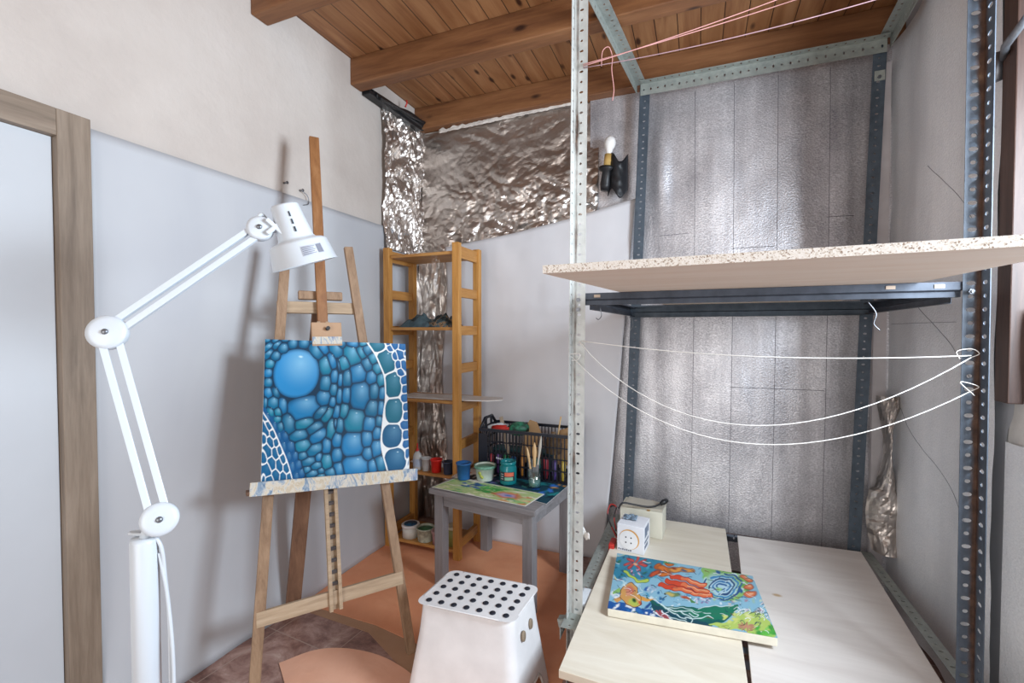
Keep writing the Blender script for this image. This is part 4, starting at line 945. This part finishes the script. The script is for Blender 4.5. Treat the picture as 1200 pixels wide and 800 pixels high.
item('cardboard_piece', 'tall brown cardboard piece standing in the middle of the crate', 'cardboard', MB().prism([(-.06, 0), (.065, 0), (.058, .17), (.03, .225), (-.012, .235), (-.035, .19)], .004, Matrix.Translation((-.855, 2.36, CZ0+.06)) @ Matrix.Rotation(R(82), 4, 'X')), M_card)
item('cardboard_piece', 'second brown cardboard piece at the right end of the crate', 'cardboard', MB().prism([(-.06, 0), (.05, 0), (.05, .18), (.0, .205), (-.05, .185)], .004, Matrix.Translation((-.665, 2.42, CZ0+.05)) @ Matrix.Rotation(R(80), 4, 'X')), M_card)
item('wood_stick', 'grey flat wooden stick leaning out of the crate at left', 'stick', MB().bar((-.955, 2.33, CZ0+.03), (-1.065, 2.44, CZ1+.035), .022, .005, (1, 0, .3)), wood('stick_wood', '#9a8a78', '#b3a38f', '#c6b7a3', 'z', .7), bevel=.001)
item('paint_roll', 'green paint tube bundle in the crate beside the stick', 'tube', MB().lathe([(0, -.06), (.02, -.06), (.036, -.03), (.04, .0), (.036, .03), (.02, .055), (0, .06)], 20, frame((-.925, 2.37, CZ1-.01), (.9, .3, .1), (0, 0, 1))), plain('green_plastic', '#2f8a6a', .5, 0, .4, 40))
item('red_tube', 'red paint tube lying in the left end of the crate', 'tube', MB().lathe([(0, -.05), (.016, -.05), (.02, -.02), (.02, .04), (.008, .048), (.008, .062), (0, .062)], 16, frame((-1.03, 2.345, CZ1-.012), (.9, -.2, .1), (0, 0, 1))), plain('red_plastic', '#c22a22', .45))
item('white_tube', 'white paint tube lying behind the red one in the crate', 'tube', MB().lathe([(0, -.05), (.018, -.05), (.022, -.02), (.022, .04), (.01, .05), (.01, .064), (0, .064)], 16, frame((-1.075, 2.39, CZ1-.018), (.7, .6, .1), (0, 0, 1))), plain('white_plastic', '#dfe5ea', .4))
item('paint_brush', 'tall thin pale stick brush rising from the crate behind the jar', 'brush', MB().tube([(-.715, 2.33, CZ0+.05), (-.685, 2.37, CZ1+.05), (-.682, 2.375, CZ1+.075)], [.004, .004, .005], 8), M_bw)
item('brown_pouch', 'brown bundle in the crate beside the cardboard', 'pouch', MB().lathe([(0, 0), (.045, .005), (.05, .05), (.035, .09), (.012, .11), (.014, .118), (0, .12)], 16, Matrix.Translation((-.712, 2.335, CZ0+.13)) @ Matrix.Diagonal((1, .8, 1, 1))), plain('brown_cloth', '#7c654c', .9, 0, .2, 25))
cols = ['#c84a58', '#7b5aa0', '#2a8a5c', '#2b6aa8', '#d08a3a', '#d7d3cc', '#3c8f8a', '#a83a48', '#5a4a90', '#c9b04a']
for k in range(10):
    x = CX0+.06+k*.046; h_ = .10+.02*((k*7) % 5)/5
    item('paint_tube', ['crimson', 'violet', 'emerald', 'blue', 'amber', 'white', 'turquoise', 'dark red', 'purple', 'mustard'][k]+' paint tube standing inside the crate behind its front slots', 'tube',
         MB().lathe([(0, 0), (.009, 0), (.009, .015), (.014, .022), (.015, h_*.9), (.004, h_)], 12, Matrix.Translation((x, CY0+.022, CZ0+.008)) @ Matrix.Rotation(R(-6+3*(k % 4)), 4, 'X')), plain('tube_'+str(cols[k]), cols[k], .4))
fill_g = thing('supplies_box', 'dark box lying at the bottom of the crate behind the tubes', 'box', (-.86, 2.43, CZ0+.007), 0, 'art supplies in the crate')
MB().span((-1.10, 2.40, CZ0+.007), (-.73, 2.49, CZ0+.10)).build('box_body', plain('dark_card', '#2c333d', .7), fill_g, bevel=.003); MB().span((-1.102, 2.398, CZ0+.10), (-.728, 2.492, CZ0+.112)).build('box_lid', plain('teal_card', '#2f5a60', .7), fill_g, bevel=.002)

# ------------------------------------------------------------------ step stool
SZ = .36; st = thing('step_stool', 'white plastic step stool with black dotted top in front of the table', 'stool', (-.705, 1.44, 0))
topc = [Vector((-.882, 1.322)), Vector((-.553, 1.345)), Vector((-.541, 1.548)), Vector((-.872, 1.532))]   # fl fr br bl
cen = sum(topc, Vector((0, 0)))/4
M_st = plain('stool_plastic', '#e9e9ea', .35, 0, .05, 9)
def ring_pts(scale_out, rad, n=7):
    pts = []
    for i in range(4):
        c = topc[i]; d = (c-cen); c = c+Vector((math.copysign(scale_out, d.x), math.copysign(scale_out, d.y)))
        p, nx_ = topc[i-1], topc[(i+1) % 4]
        e1 = (topc[i-1]-topc[i]).normalized(); e2 = (topc[(i+1) % 4]-topc[i]).normalized()
        o_ = c+(e1+e2)*rad
        a = o_-e2*rad; b = o_-e1*rad
        q_ = []
        for k in range(n):
            t = k/(n-1)*PI/2; q_.append(o_-e2*rad*math.cos(t)-e1*rad*math.sin(t))
        pts += [q_[0]+e1*.012]+q_+[q_[-1]+e2*.012]
    return pts
prof = [(-.014, SZ), (-.006, SZ-.002), (0, SZ-.008), (.002, SZ-.014), (.0035, SZ-.03), (.010, SZ*.72), (.024, SZ*.45), (.043, .03), (.047, .0)]
_zt = SZ-.03
def _off(z):
    for (o0, za), (o1, zb) in zip(prof, prof[1:]):
        if za >= z >= zb: return o0+(o1-o0)*(za-z)/(za-zb)
    return prof[-1][0]
prof = prof[:4]+[(_off(_zt*k/12), _zt*k/12) for k in range(12, -1, -1)]
mb = MB(); n4 = 36; vs = []
for off, z in prof: vs += [(p.x, p.y, z) for p in ring_pts(off, .032)]
# foot arches: cut out the panel faces between the feet in the low rings by dropping quads
fs = []
for r_ in range(len(prof)-1):
    for k in range(n4): fs.append((r_*n4+k, r_*n4+(k+1) % n4, (r_+1)*n4+(k+1) % n4, (r_+1)*n4+k))
# long side walls are built apart with an arch, so leave the flat quads (k % 7 == 6) below the top rim out
fs = [f_ for i, f_ in enumerate(fs) if (i % n4) % 9 != 8]
mb.add(vs, fs, None, True)
def side_wall(k):
    k2 = (k+1) % n4
    def at_z(z, t):
        for (o0, za), (o1, zb) in zip(prof, prof[1:]):
            if za >= z >= zb:
                i = [p[1] for p in prof].index(za); j = i+1; s_ = (za-z)/(za-zb)
                A_ = Vector(vs[i*n4+k]).lerp(Vector(vs[j*n4+k]), s_); B_ = Vector(vs[i*n4+k2]).lerp(Vector(vs[j*n4+k2]), s_); return A_.lerp(B_, t)
    NU = 24; out = []; idx = {}
    for iu in range(NU+1):
        t = iu/NU; d_ = abs(t-.5)/.40
        zb = .0 if d_ >= 1 else (.085*(1-max(0, (d_-.65)/.35)**2)**.5)
        for iv in range(17):
            if iv > 12: r0 = 16-iv; idx[iu, iv] = len(out); out.append(Vector(vs[r0*n4+k]).lerp(Vector(vs[r0*n4+k2]), t)); continue
            z = zb+(prof[4][1]-zb)*iv/12; idx[iu, iv] = len(out); out.append(at_z(min(z, prof[4][1]-1e-6), t))
    return out, [(idx[i, j], idx[i+1, j], idx[i+1, j+1], idx[i, j+1]) for i in range(NU) for j in range(16)]
rims = MB()
for c_ in range(4):
    o_, f_ = side_wall(c_*9+8); mb.add(o_, f_, None, True)
    rims.tube([o_[i*17] for i in range(25)], .005, 8)
mb.add([(p.x, p.y, SZ) for p in ring_pts(-.014, .032)], [tuple(range(n4))])
so = mb.build('stool_body', M_st, st, solid=.004)
import bmesh
bm_ = bmesh.new(); bm_.from_mesh(so.data); bmesh.ops.remove_doubles(bm_, verts=bm_.verts, dist=.0004); bmesh.ops.recalc_face_normals(bm_, faces=bm_.faces); bm_.to_mesh(so.data); bm_.free()
rims.build('foot_rim', plain('stool_rim', '#d6d3ce', .45), st)
M_dot = plain('rubber_black', '#1d2230', .6)
inn = [cen+(c-cen)*.86 for c in topc]
for j in range(5):
    for i in range(7):
        u, v = i/6, j/4; p = (inn[0]*(1-u)+inn[1]*u)*(1-v)+(inn[3]*(1-u)+inn[2]*u)*v
        MB().lathe([(0, .0025), (.0098, .0025), (.0105, .0015), (.0105, .0), (0, 0)], 18, Matrix.Translation((p.x, p.y, SZ+.001))).build('grip_dot', M_dot, st)
# two finger holes on the right side
nr = Vector((1, -.06, .09)).normalized()
for yy in (1.405, 1.475):
    c_ = Vector((-.545+.0155, yy, SZ-.085))
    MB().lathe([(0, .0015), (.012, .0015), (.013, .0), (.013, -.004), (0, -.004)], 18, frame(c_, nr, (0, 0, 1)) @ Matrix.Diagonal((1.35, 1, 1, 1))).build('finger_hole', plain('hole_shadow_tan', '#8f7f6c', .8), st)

# ------------------------------------------------------------------ papers on the floor
def m_paper(name, c1, c2):
    q = NM(name); a = q.noise(q.coords(), 2.3, 5, .6); b = q.noise(q.coords(), 90, 2)
    q.col(q.ramp(a, [(.35, c1), (.65, c2)])); q.rough(.6)
    q.bump(q.noise(q.coords(), 7, 3, .5, .5), .35, .02); return q.m
M_or = m_paper('orange_paper', '#e0936a', '#eca880'); M_peach = m_paper('peach_paper', '#e8ae90', '#f2bea2'); M_shade = m_paper('shaded_paper', '#a98466', '#b99275')
def floor_paper(label, poly, mat, z, group='floor papers'):
    o = MB().prism(poly, .0012, Matrix.Translation((0, 0, z))).build('floor_paper', mat); return tag(o, label, 'paper', group)
floor_paper('large orange paper sheet on the floor under the table and bookshelf', [(-1.735, 1.60), (-1.745, 2.12), (-1.735, 2.58), (-.62, 2.56), (-.60, 2.33), (-.46, 2.25), (-.44, .9), (-.62, .9), (-.95, 1.55), (-1.30, 1.60)], M_or, .0016)
floor_paper('shade-coloured paper strip on the floor along the orange sheet, between easel feet', [(-1.66, 1.56), (-1.62, 1.62), (-1.28, 1.63), (-.93, 1.57), (-.9, 1.30), (-1.02, 1.42), (-1.30, 1.55)], M_shade, .0004)  # paper edge lying in shadow; the shade is put into its colour
pp = [(p.x, p.y) for p in arc_pts([(-1.50, 1.27, 0), (-1.43, 1.375, 0), (-1.33, 1.43, 0), (-1.20, 1.452, 0), (-1.08, 1.442, 0), (-.95, 1.40, 0), (-.80, 1.30, 0)], 8)]+[(-.80, .85), (-1.15, 1.05)]
floor_paper('pale peach paper on the floor between the easel feet and the stool', pp, M_peach, .0030)

# ------------------------------------------------------------------ fish canvas on the low shelf
FC = [Vector((-.322, 2.025)), Vector((.214, 2.040)), Vector((.248, 1.655)), Vector((-.288, 1.606))]; FZ0, FZ1 = .2815, .311
A = Art(330, 240, [(130, 45), (980, 190), (1120, 570), (65, 365)])
_X, _Y = A.X.copy(), A.Y.copy()
A.X = _X+7*np.sin(_Y/23+2)+4*np.sin(_Y/9+_X/31); A.Y = _Y+4*np.sin(_X/27)+2.5*np.sin(_X/11+_Y/17)
A.fill('#8fc0d6')
g = random.Random(9)
def blobs(n, box, cols, r0, r1, soft=.6):
    for k in range(n):
        x, y = g.uniform(box[0], box[2]), g.uniform(box[1], box[3]); A.ell(x, y, g.uniform(r0, r1), g.uniform(r0, r1)*.55, g.uniform(-60, 60), g.choice(cols), soft, 2, .07)
blobs(40, (60, 60, 420, 380), ['#2f87b0', '#1f6d9e', '#5aa9c8', '#3b98bd', '#bfe0e8', '#e8f0f0'], 12, 42)
blobs(30, (60, 250, 340, 440), ['#1f5fa8', '#174a8c', '#e9eef0', '#2a76b8', '#f2f4f2'], 12, 38)
blobs(24, (60, 60, 220, 200), ['#5a4f86', '#d8d890', '#e6e6d8', '#2c7a98', '#245a80'], 8, 24)
A.ell(430, 95, 90, 24, 12, '#4aa05a', .6, 2, .2); A.ell(360, 80, 55, 18, 10, '#2b7a5a', .6); A.ell(190, 70, 60, 16, 10, '#cdd67e', .6)
blobs(26, (660, 150, 960, 250), ['#7fc05a', '#a4cf70', '#5db04f', '#cfe39a', '#bfe0d0'], 14, 40)
blobs(30, (820, 330, 1080, 480), ['#c9dbc0', '#9dc3b8', '#6f9f98', '#d8c9c0', '#a88fa0'], 10, 32)
blobs(70, (330, 130, 900, 400), ['#6fa9c8', '#b9d9e4', '#8db9cf', '#dfeef2', '#5a94ba'], 10, 34)
A.poly(A.smooth([(120, 60), (340, 65), (430, 100), (400, 180), (300, 200), (200, 190), (110, 180), (120, 60)]), '#2f86a4')
blobs(40, (120, 60, 400, 200), ['#1d6484', '#2a7a9c', '#155273', '#4fa3bd', '#256f50'], 8, 26)
A.poly(A.smooth([(60, 325), (160, 335), (260, 368), (400, 395), (420, 450), (200, 420), (60, 375), (60, 325)]), '#1c58a0')
blobs(30, (70, 330, 400, 440), ['#e9eef2', '#f3f5f6', '#15478a', '#2f74b8'], 8, 30)
A.poly(A.smooth([(670, 140), (800, 150), (920, 190), (950, 260), (900, 330), (760, 330), (690, 250), (670, 140)]), '#8fc06a')
blobs(30, (670, 140, 950, 330), ['#6fae58', '#a9cf7c', '#bfe0d0', '#5c9f52', '#cfe8ea'], 10, 28)
# big green wave
A.poly(A.smooth([(310, 290), (380, 350), (500, 368), (640, 375), (760, 370), (850, 365), (885, 385), (850, 430), (800, 460), (740, 480), (690, 500), (600, 490), (500, 460), (380, 420), (330, 340)]), '#0f6058')
A.poly(A.smooth([(560, 385), (700, 380), (870, 368), (870, 410), (780, 450), (680, 450), (600, 420)]), '#147a5c')
A.poly(A.smooth([(330, 345), (420, 380), (540, 420), (640, 450), (700, 490), (600, 488), (480, 455), (390, 420)]), '#0d4858')
for (p, w_) in (([(360, 330), (430, 370), (520, 400), (600, 440), (590, 470)], 3), ([(400, 360), (480, 400), (560, 450)], 3), ([(520, 400), (600, 400), (640, 420), (620, 430), (590, 415)], 3), ([(560, 440), (640, 440), (700, 430), (730, 445)], 3),
                ([(460, 420), (540, 455), (600, 480)], 2.5), ([(640, 380), (740, 372), (850, 368)], 2.5), ([(440, 372), (520, 378), (640, 400), (720, 420)], 2)):
    A.line(A.smooth(p), w_, '#cfe6e4')
for p in ([(370, 395), (440, 440)], [(395, 395), (465, 440)]): A.line(p, 5, '#b54d52')
for p in ([(355, 395), (420, 435)], [(410, 392), (480, 440)]): A.line(p, 4, '#e6e8ee')
# sunburst green corner
A.poly([(690, 480), (850, 460), (960, 400), (1040, 420), (1115, 560), (1080, 575), (900, 520), (760, 500)], '#b8d06a')
blobs(16, (960, 490, 1110, 560), ['#4fae46', '#63bd4c', '#8ccf62', '#3f9c40'], 16, 40); blobs(10, (800, 420, 960, 480), ['#d5dc7c', '#c4d468', '#e2e6a0'], 14, 36)
# blue spiral
A.ell(790, 250, 120, 85, 15, '#b5d6e4', .4)
for k in range(5):
    r_ = 24+k*20; A.line([(790+r_*1.15*math.cos(t*.3+k)*1.0, 252+r_*.75*math.sin(t*.3+k)) for t in range(3, 21)], 5, ['#1f5f98', '#2f7ab0', '#174878', '#3a8abf', '#1a5590'][k], 3)
blobs(40, (690, 180, 920, 340), ['#1c4f86', '#2d74a8', '#123a66'], 4, 11, .8); A.ell(770, 165, 22, 14, 0, '#1d5a94', .5); A.ell(775, 268, 26, 14, -10, '#9ccf7e', .6); A.ell(910, 280, 14, 22, 0, '#1d5a94', .5)
# orange ribs
for p in ([(470, 185), (540, 205), (610, 225), (680, 248)], [(440, 212), (540, 240), (620, 262), (705, 285)], [(405, 238), (500, 258), (610, 288), (722, 312)]):
    P_ = A.smooth(p); A.line(P_, 15, '#8e2c1a'); A.line(P_, 12, '#d8492c'); A.line(P_[len(P_)//3:], 9, '#e87b4e'); A.line([(x, y-4) for x, y in P_[len(P_)//2:]], 3, '#f3ab80')
for (x, y, rx, ry, rt) in ((935, 205, 48, 13, 25), (958, 255, 30, 18, -10), (968, 298, 48, 20, -12)): A.ell(x, y, rx+4, ry+4, rt, '#7e2f1c', .3); A.ell(x, y, rx, ry, rt, '#e07b50', .4); A.ell(x+6, y-4, rx*.5, ry*.4, rt, '#f2b890', .6)
# orange creature at the top
for (x, y, rx, ry, rt) in ((400, 130, 26, 20, -30), (440, 145, 60, 22, 10), (370, 172, 44, 16, -15), (520, 150, 70, 18, 5), (590, 155, 45, 14, 0), (470, 115, 30, 9, 10), (430, 175, 50, 12, -10)):
    A.ell(x, y, rx+3, ry+3, rt, '#6d2c1a', .3); A.ell(x, y, rx, ry, rt, g.choice(['#d9762f', '#c7522a', '#e29a48', '#b8472a']), .5)
A.ell(500, 140, 30, 8, 10, '#8a3524', .6); A.ell(560, 158, 26, 6, 0, '#2b5f86', .6)
# red flower
for k in range(7):
    an = k*2*PI/7+.3; A.ell(252+52*math.cos(an), 108+24*math.sin(an), 34, 11, math.degrees(math.atan2(.5*math.sin(an), math.cos(an))), '#7d2630', .3); A.ell(252+50*math.cos(an), 108+23*math.sin(an), 29, 8, math.degrees(math.atan2(.5*math.sin(an), math.cos(an))), '#cc4c48', .4)
A.ell(255, 112, 18, 9, 0, '#e8b48e', .5); blobs(14, (215, 140, 280, 185), ['#c98fae', '#9a5a80', '#e0b0c4', '#6a3a62'], 5, 14)
# fish at the left
A.line(A.smooth([(180, 155), (215, 185), (250, 210), (290, 212), (320, 205)]), 10, '#4f7a34'); A.line(A.smooth([(180, 155), (215, 185), (250, 210), (290, 212), (320, 205)]), 7, '#bcd05a')
fish = A.smooth([(170, 240), (205, 225), (245, 240), (275, 290), (278, 335), (250, 362), (205, 362), (165, 330), (150, 280), (170, 240)])
A.poly(fish, '#d9a15c'); A.ell(215, 268, 42, 30, 30, '#cf6f5e', .6); A.ell(205, 285, 26, 18, 30, '#e09a80', .7); A.ell(225, 340, 44, 26, 10, '#b9c95a', .5); A.ell(232, 328, 20, 14, 0, '#4f7a34', .4); A.ell(232, 328, 9, 7, 0, '#1c2b1c', .4); A.ell(268, 340, 10, 16, 0, '#d4573a', .5)
A.poly([(255, 285), (310, 310), (370, 328), (310, 330), (275, 325)], '#e2a24c'); A.poly([(150, 245), (110, 270), (105, 285), (140, 275), (160, 262)], '#8fc06a'); A.poly([(150, 295), (105, 310), (120, 330), (155, 320)], '#d9a15c')
A.line(fish, 2, '#5d3a26')
# small fish
A.ell(490, 295, 58, 18, 12, '#6f8a5a', .4); A.ell(470, 292, 30, 13, 10, '#c9b56a', .5); A.ell(560, 320, 34, 14, 20, '#b5532f', .5); A.ell(440, 292, 8, 7, 0, '#20281c', .4); A.poly([(575, 315), (635, 355), (590, 345)], '#4f8a4a')
blobs(16, (620, 320, 700, 365), ['#b5a3c4', '#8f7fa8', '#d6cfe0'], 6, 16); blobs(14, (330, 240, 400, 280), ['#cfdfe8', '#8fa6c4', '#a9b9d0'], 6, 16)
# star fish, bubbles
for k in range(9):
    an = k*2*PI/9; A.ell(925+36*math.cos(an), 498+16*math.sin(an), 22, 8, math.degrees(math.atan2(.45*math.sin(an), math.cos(an))), '#b98a6c', .4)
A.ell(925, 498, 26, 12, 0, '#c98f74', .5)
for k in range(60): A.ell(g.uniform(120, 1060), g.uniform(90, 540), g.uniform(2, 5), g.uniform(1.5, 4), 0, g.choice(['#f2f6f4', '#16324c', '#e4ecea', '#1d4a5c']), .6)
for k in range(26):
    x, y = g.uniform(850, 1050), g.uniform(360, 480); A.line(A.smooth([(x, y), (x+18, y-8), (x+34, y+4), (x+24, y+16)]), 1.8, g.choice(['#f0f4f2', '#2c4a5a']))
for k in range(150):
    x, y = g.uniform(90, 1050), g.uniform(70, 540); a_ = g.uniform(-.6, .9); L_ = g.uniform(14, 48)
    A.line(A.smooth([(x, y), (x+L_*.5, y+L_*.5*math.sin(a_)+g.uniform(-6, 6)), (x+L_, y+L_*math.sin(a_))], 5), g.uniform(.8, 2.2), g.choice(['#123a58', '#1d4f74', '#0f2e46', '#eef4f4', '#d9e8ec', '#2f6f5a', '#7a3a24']))
A.C *= .78
f_ = quadP([tuple(c) for c in FC])
fc = thing('canvas', 'canvas painted with fish and waves lying on the low plywood board', 'painting', f_(.5, .5, FZ0))
A.build('painted_top', vcol('fish_paint', .4, .1), fc, lambda u, v: f_(u, v, FZ1+.0006))
mb = MB(); mb.add([f_(u, v, z) for z in (FZ0, FZ1) for (u, v) in ((0, 1), (1, 1), (1, 0), (0, 0))], [(3, 2, 1, 0), (4, 5, 6, 7), (0, 1, 5, 4), (1, 2, 6, 5), (2, 3, 7, 6), (3, 0, 4, 7)])
mb.build('canvas_edge', plain('canvas_cream', '#e2dccb', .8, 0, .06, 20), fc, bevel=.003)

# ------------------------------------------------------------------ boxes and wires on the low shelf
PZ = .2805
bx = thing('cardboard_box', 'small white carton with a printed round socket at the back of the low shelf', 'box', (-.28, 2.18, PZ), R(-6))
MX = Matrix.Translation((-.338, 2.122, PZ)) @ Matrix.Rotation(R(-6), 4, 'Z')
MB().span((0, 0, 0), (.122, .13, .125), MX).build('carton', plain('white_carton', '#e6e8ee', .55, 0, .03, 9), bx, bevel=.002)
ck = MX @ Matrix.Translation((.056, -.0008, .060)) @ Matrix.Rotation(PI/2, 4, 'X')
MB().lathe([(0, .0004), (.046, .0004)], 40, ck).build('orange_arc', plain('orange_print', '#e0a95a', .5), bx)
pd = MB().lathe([(0, .0010), (.043, .0010)], 40, ck @ Matrix.Translation((-.003, -.003, 0))).build('printed_disc', plain('print_white', '#f3f4f6', .4), bx)
for (a, b) in ((-.012, .012), (.012, .012), (-.012, -.012), (.012, -.012)):
    MB().lathe([(0, .0016), (.0035, .0016)], 12, ck @ Matrix.Translation((a-.003, b-.003, 0))).build('printed_hole', M_ink, pd)
tx_ = MB()
for k in range(7): tx_.span((.006+k*.009, -.0008, .006), (.012+k*.009, -.0002, .013-.002*(k % 2)), MX)
tx_.build('printed_text', plain('print_grey', '#6c7280', .6), bx)
sd_ = MB()
for (y0, z0_, y1, z1_) in ((.02, .07, .07, .115), (.075, .08, .10, .115), (.015, .045, .10, .055), (.015, .02, .08, .035)): sd_.span((.1222, y0, z0_), (.1226, y1, z1_), MX)
sd_.build('printed_side', plain('print_slate', '#6f7d94', .6), bx)
b2 = thing('cardboard_box', 'beige carton with an orange strap standing behind the white carton', 'box', (-.25, 2.40, PZ), R(-4))
MY = Matrix.Translation((-.355, 2.315, PZ)) @ Matrix.Rotation(R(-3), 4, 'Z')
MB().span((0, 0, 0), (.205, .15, .13), MY).build('carton', plain('beige_carton', '#d9d6c6', .65, 0, .04, 9), b2, bevel=.002)
MB().span((.13, -.001, .1302), (.145, .151, .1315), MY).build('strap', plain('strap_orange', '#b98a4c', .6), b2)
MB().prism([(0, 0), (.19, .01), (.20, .11), (.01, .13)], .008, MY @ Matrix.Translation((.01, .01, .131))).build('flap', plain('grey_carton', '#bdb6a8', .7), b2)
o = MB().grid(lambda u, v: (-.318+u*.06, 2.17+v*.06, PZ+.1285+.014*abs(fbm(u*5, v*5, 2))), 12, 12).build('crumpled_wrapper', plain('blue_wrapper', '#9fb8cf', .5, 0, .3, 60), solid=.001); tag(o, 'crumpled bluish wrapper on top of the white carton', 'wrapper')
bc = thing('power_cable', 'black cable with a plug laid across the beige carton', 'cable', (-.25, 2.33, PZ+.14))
MB().tube(arc_pts([(-.35, 2.24, PZ+.15), (-.335, 2.27, PZ+.167), (-.29, 2.29, PZ+.160), (-.23, 2.315, PZ+.148), (-.19, 2.33, PZ+.150), (-.160, 2.36, PZ+.158)]), .0045, 8).build('cord', M_blk, bc)
MB().tube([(-.163, 2.357, PZ+.156), (-.150, 2.37, PZ+.162), (-.133, 2.385, PZ+.170)], [.008, .014, .010], 10).build('plug', M_blk, bc)
rw = thing('wire_coil', 'loose red and black wires beside the cartons at the rack post', 'wires', (-.38, 2.25, PZ+.08))
for i, mt in enumerate((plain('red_wire', '#a8302c', .4), M_blk)):
    MB().tube(arc_pts([(-.352, 2.20+.02*i, PZ+.02), (-.38, 2.22, PZ+.06), (-.405, 2.25, PZ+.11), (-.395, 2.27, PZ+.15-.01*i), (-.365, 2.26, PZ+.145), (-.372, 2.24, PZ+.10), (-.36, 2.23, PZ+.05-.01*i)]), .0035, 8).build('wire', mt, rw)
o = MB().span((-.378, 2.12, .2565), (-.352, 2.20, .30)).build('red_clip', plain('red_plastic', '#c22a22', .45), bevel=.004); tag(o, 'small red plastic piece between the white carton and the rack rail', 'clip')

# ------------------------------------------------------------------ light
def area(name, loc, rot, sx, sy, power, col):
    L_ = bpy.data.lights.new(name, 'AREA'); L_.shape = 'RECTANGLE'; L_.size = sx; L_.size_y = sy; L_.energy = power; L_.color = col
    o = bpy.data.objects.new(name, L_); COL.objects.link(o); o.location = loc; o.rotation_euler = rot; return o
area('window_daylight', (XR+.30, 1.03, 1.72), (0, R(90), 0), .8, .55, 86, (.78, .89, 1.0))
area('rear_fill', (-.55, YF-.25, 1.15), (R(90), 0, R(-14)), 1.8, 2.1, 42, (1.0, .97, .93))  # fill lamp added behind the camera, shining in through the made-up opening
W = bpy.data.worlds.new('World'); SC.world = W; W.use_nodes = True
W.node_tree.nodes['Background'].inputs[0].default_value = (.93, .96, 1.0, 1); W.node_tree.nodes['Background'].inputs[1].default_value = .75

# ------------------------------------------------------------------ camera
cam = bpy.data.cameras.new('Camera'); cam.sensor_width = 36; cam.lens = 36*533/1200; cam.clip_start = .02
co = bpy.data.objects.new('Camera', cam); COL.objects.link(co); co.location = (0, 0, 1.3)
co.rotation_euler = (R(90-1.4), 0, R(22.2)); SC.camera = co
vs_ = SC.view_settings; vs_.view_transform = 'Standard'; vs_.look = 'None'; vs_.gamma = 1; vs_.use_curve_mapping = False; vs_.exposure = 0.0
SC.cycles.max_bounces = 8; SC.cycles.diffuse_bounces = 5
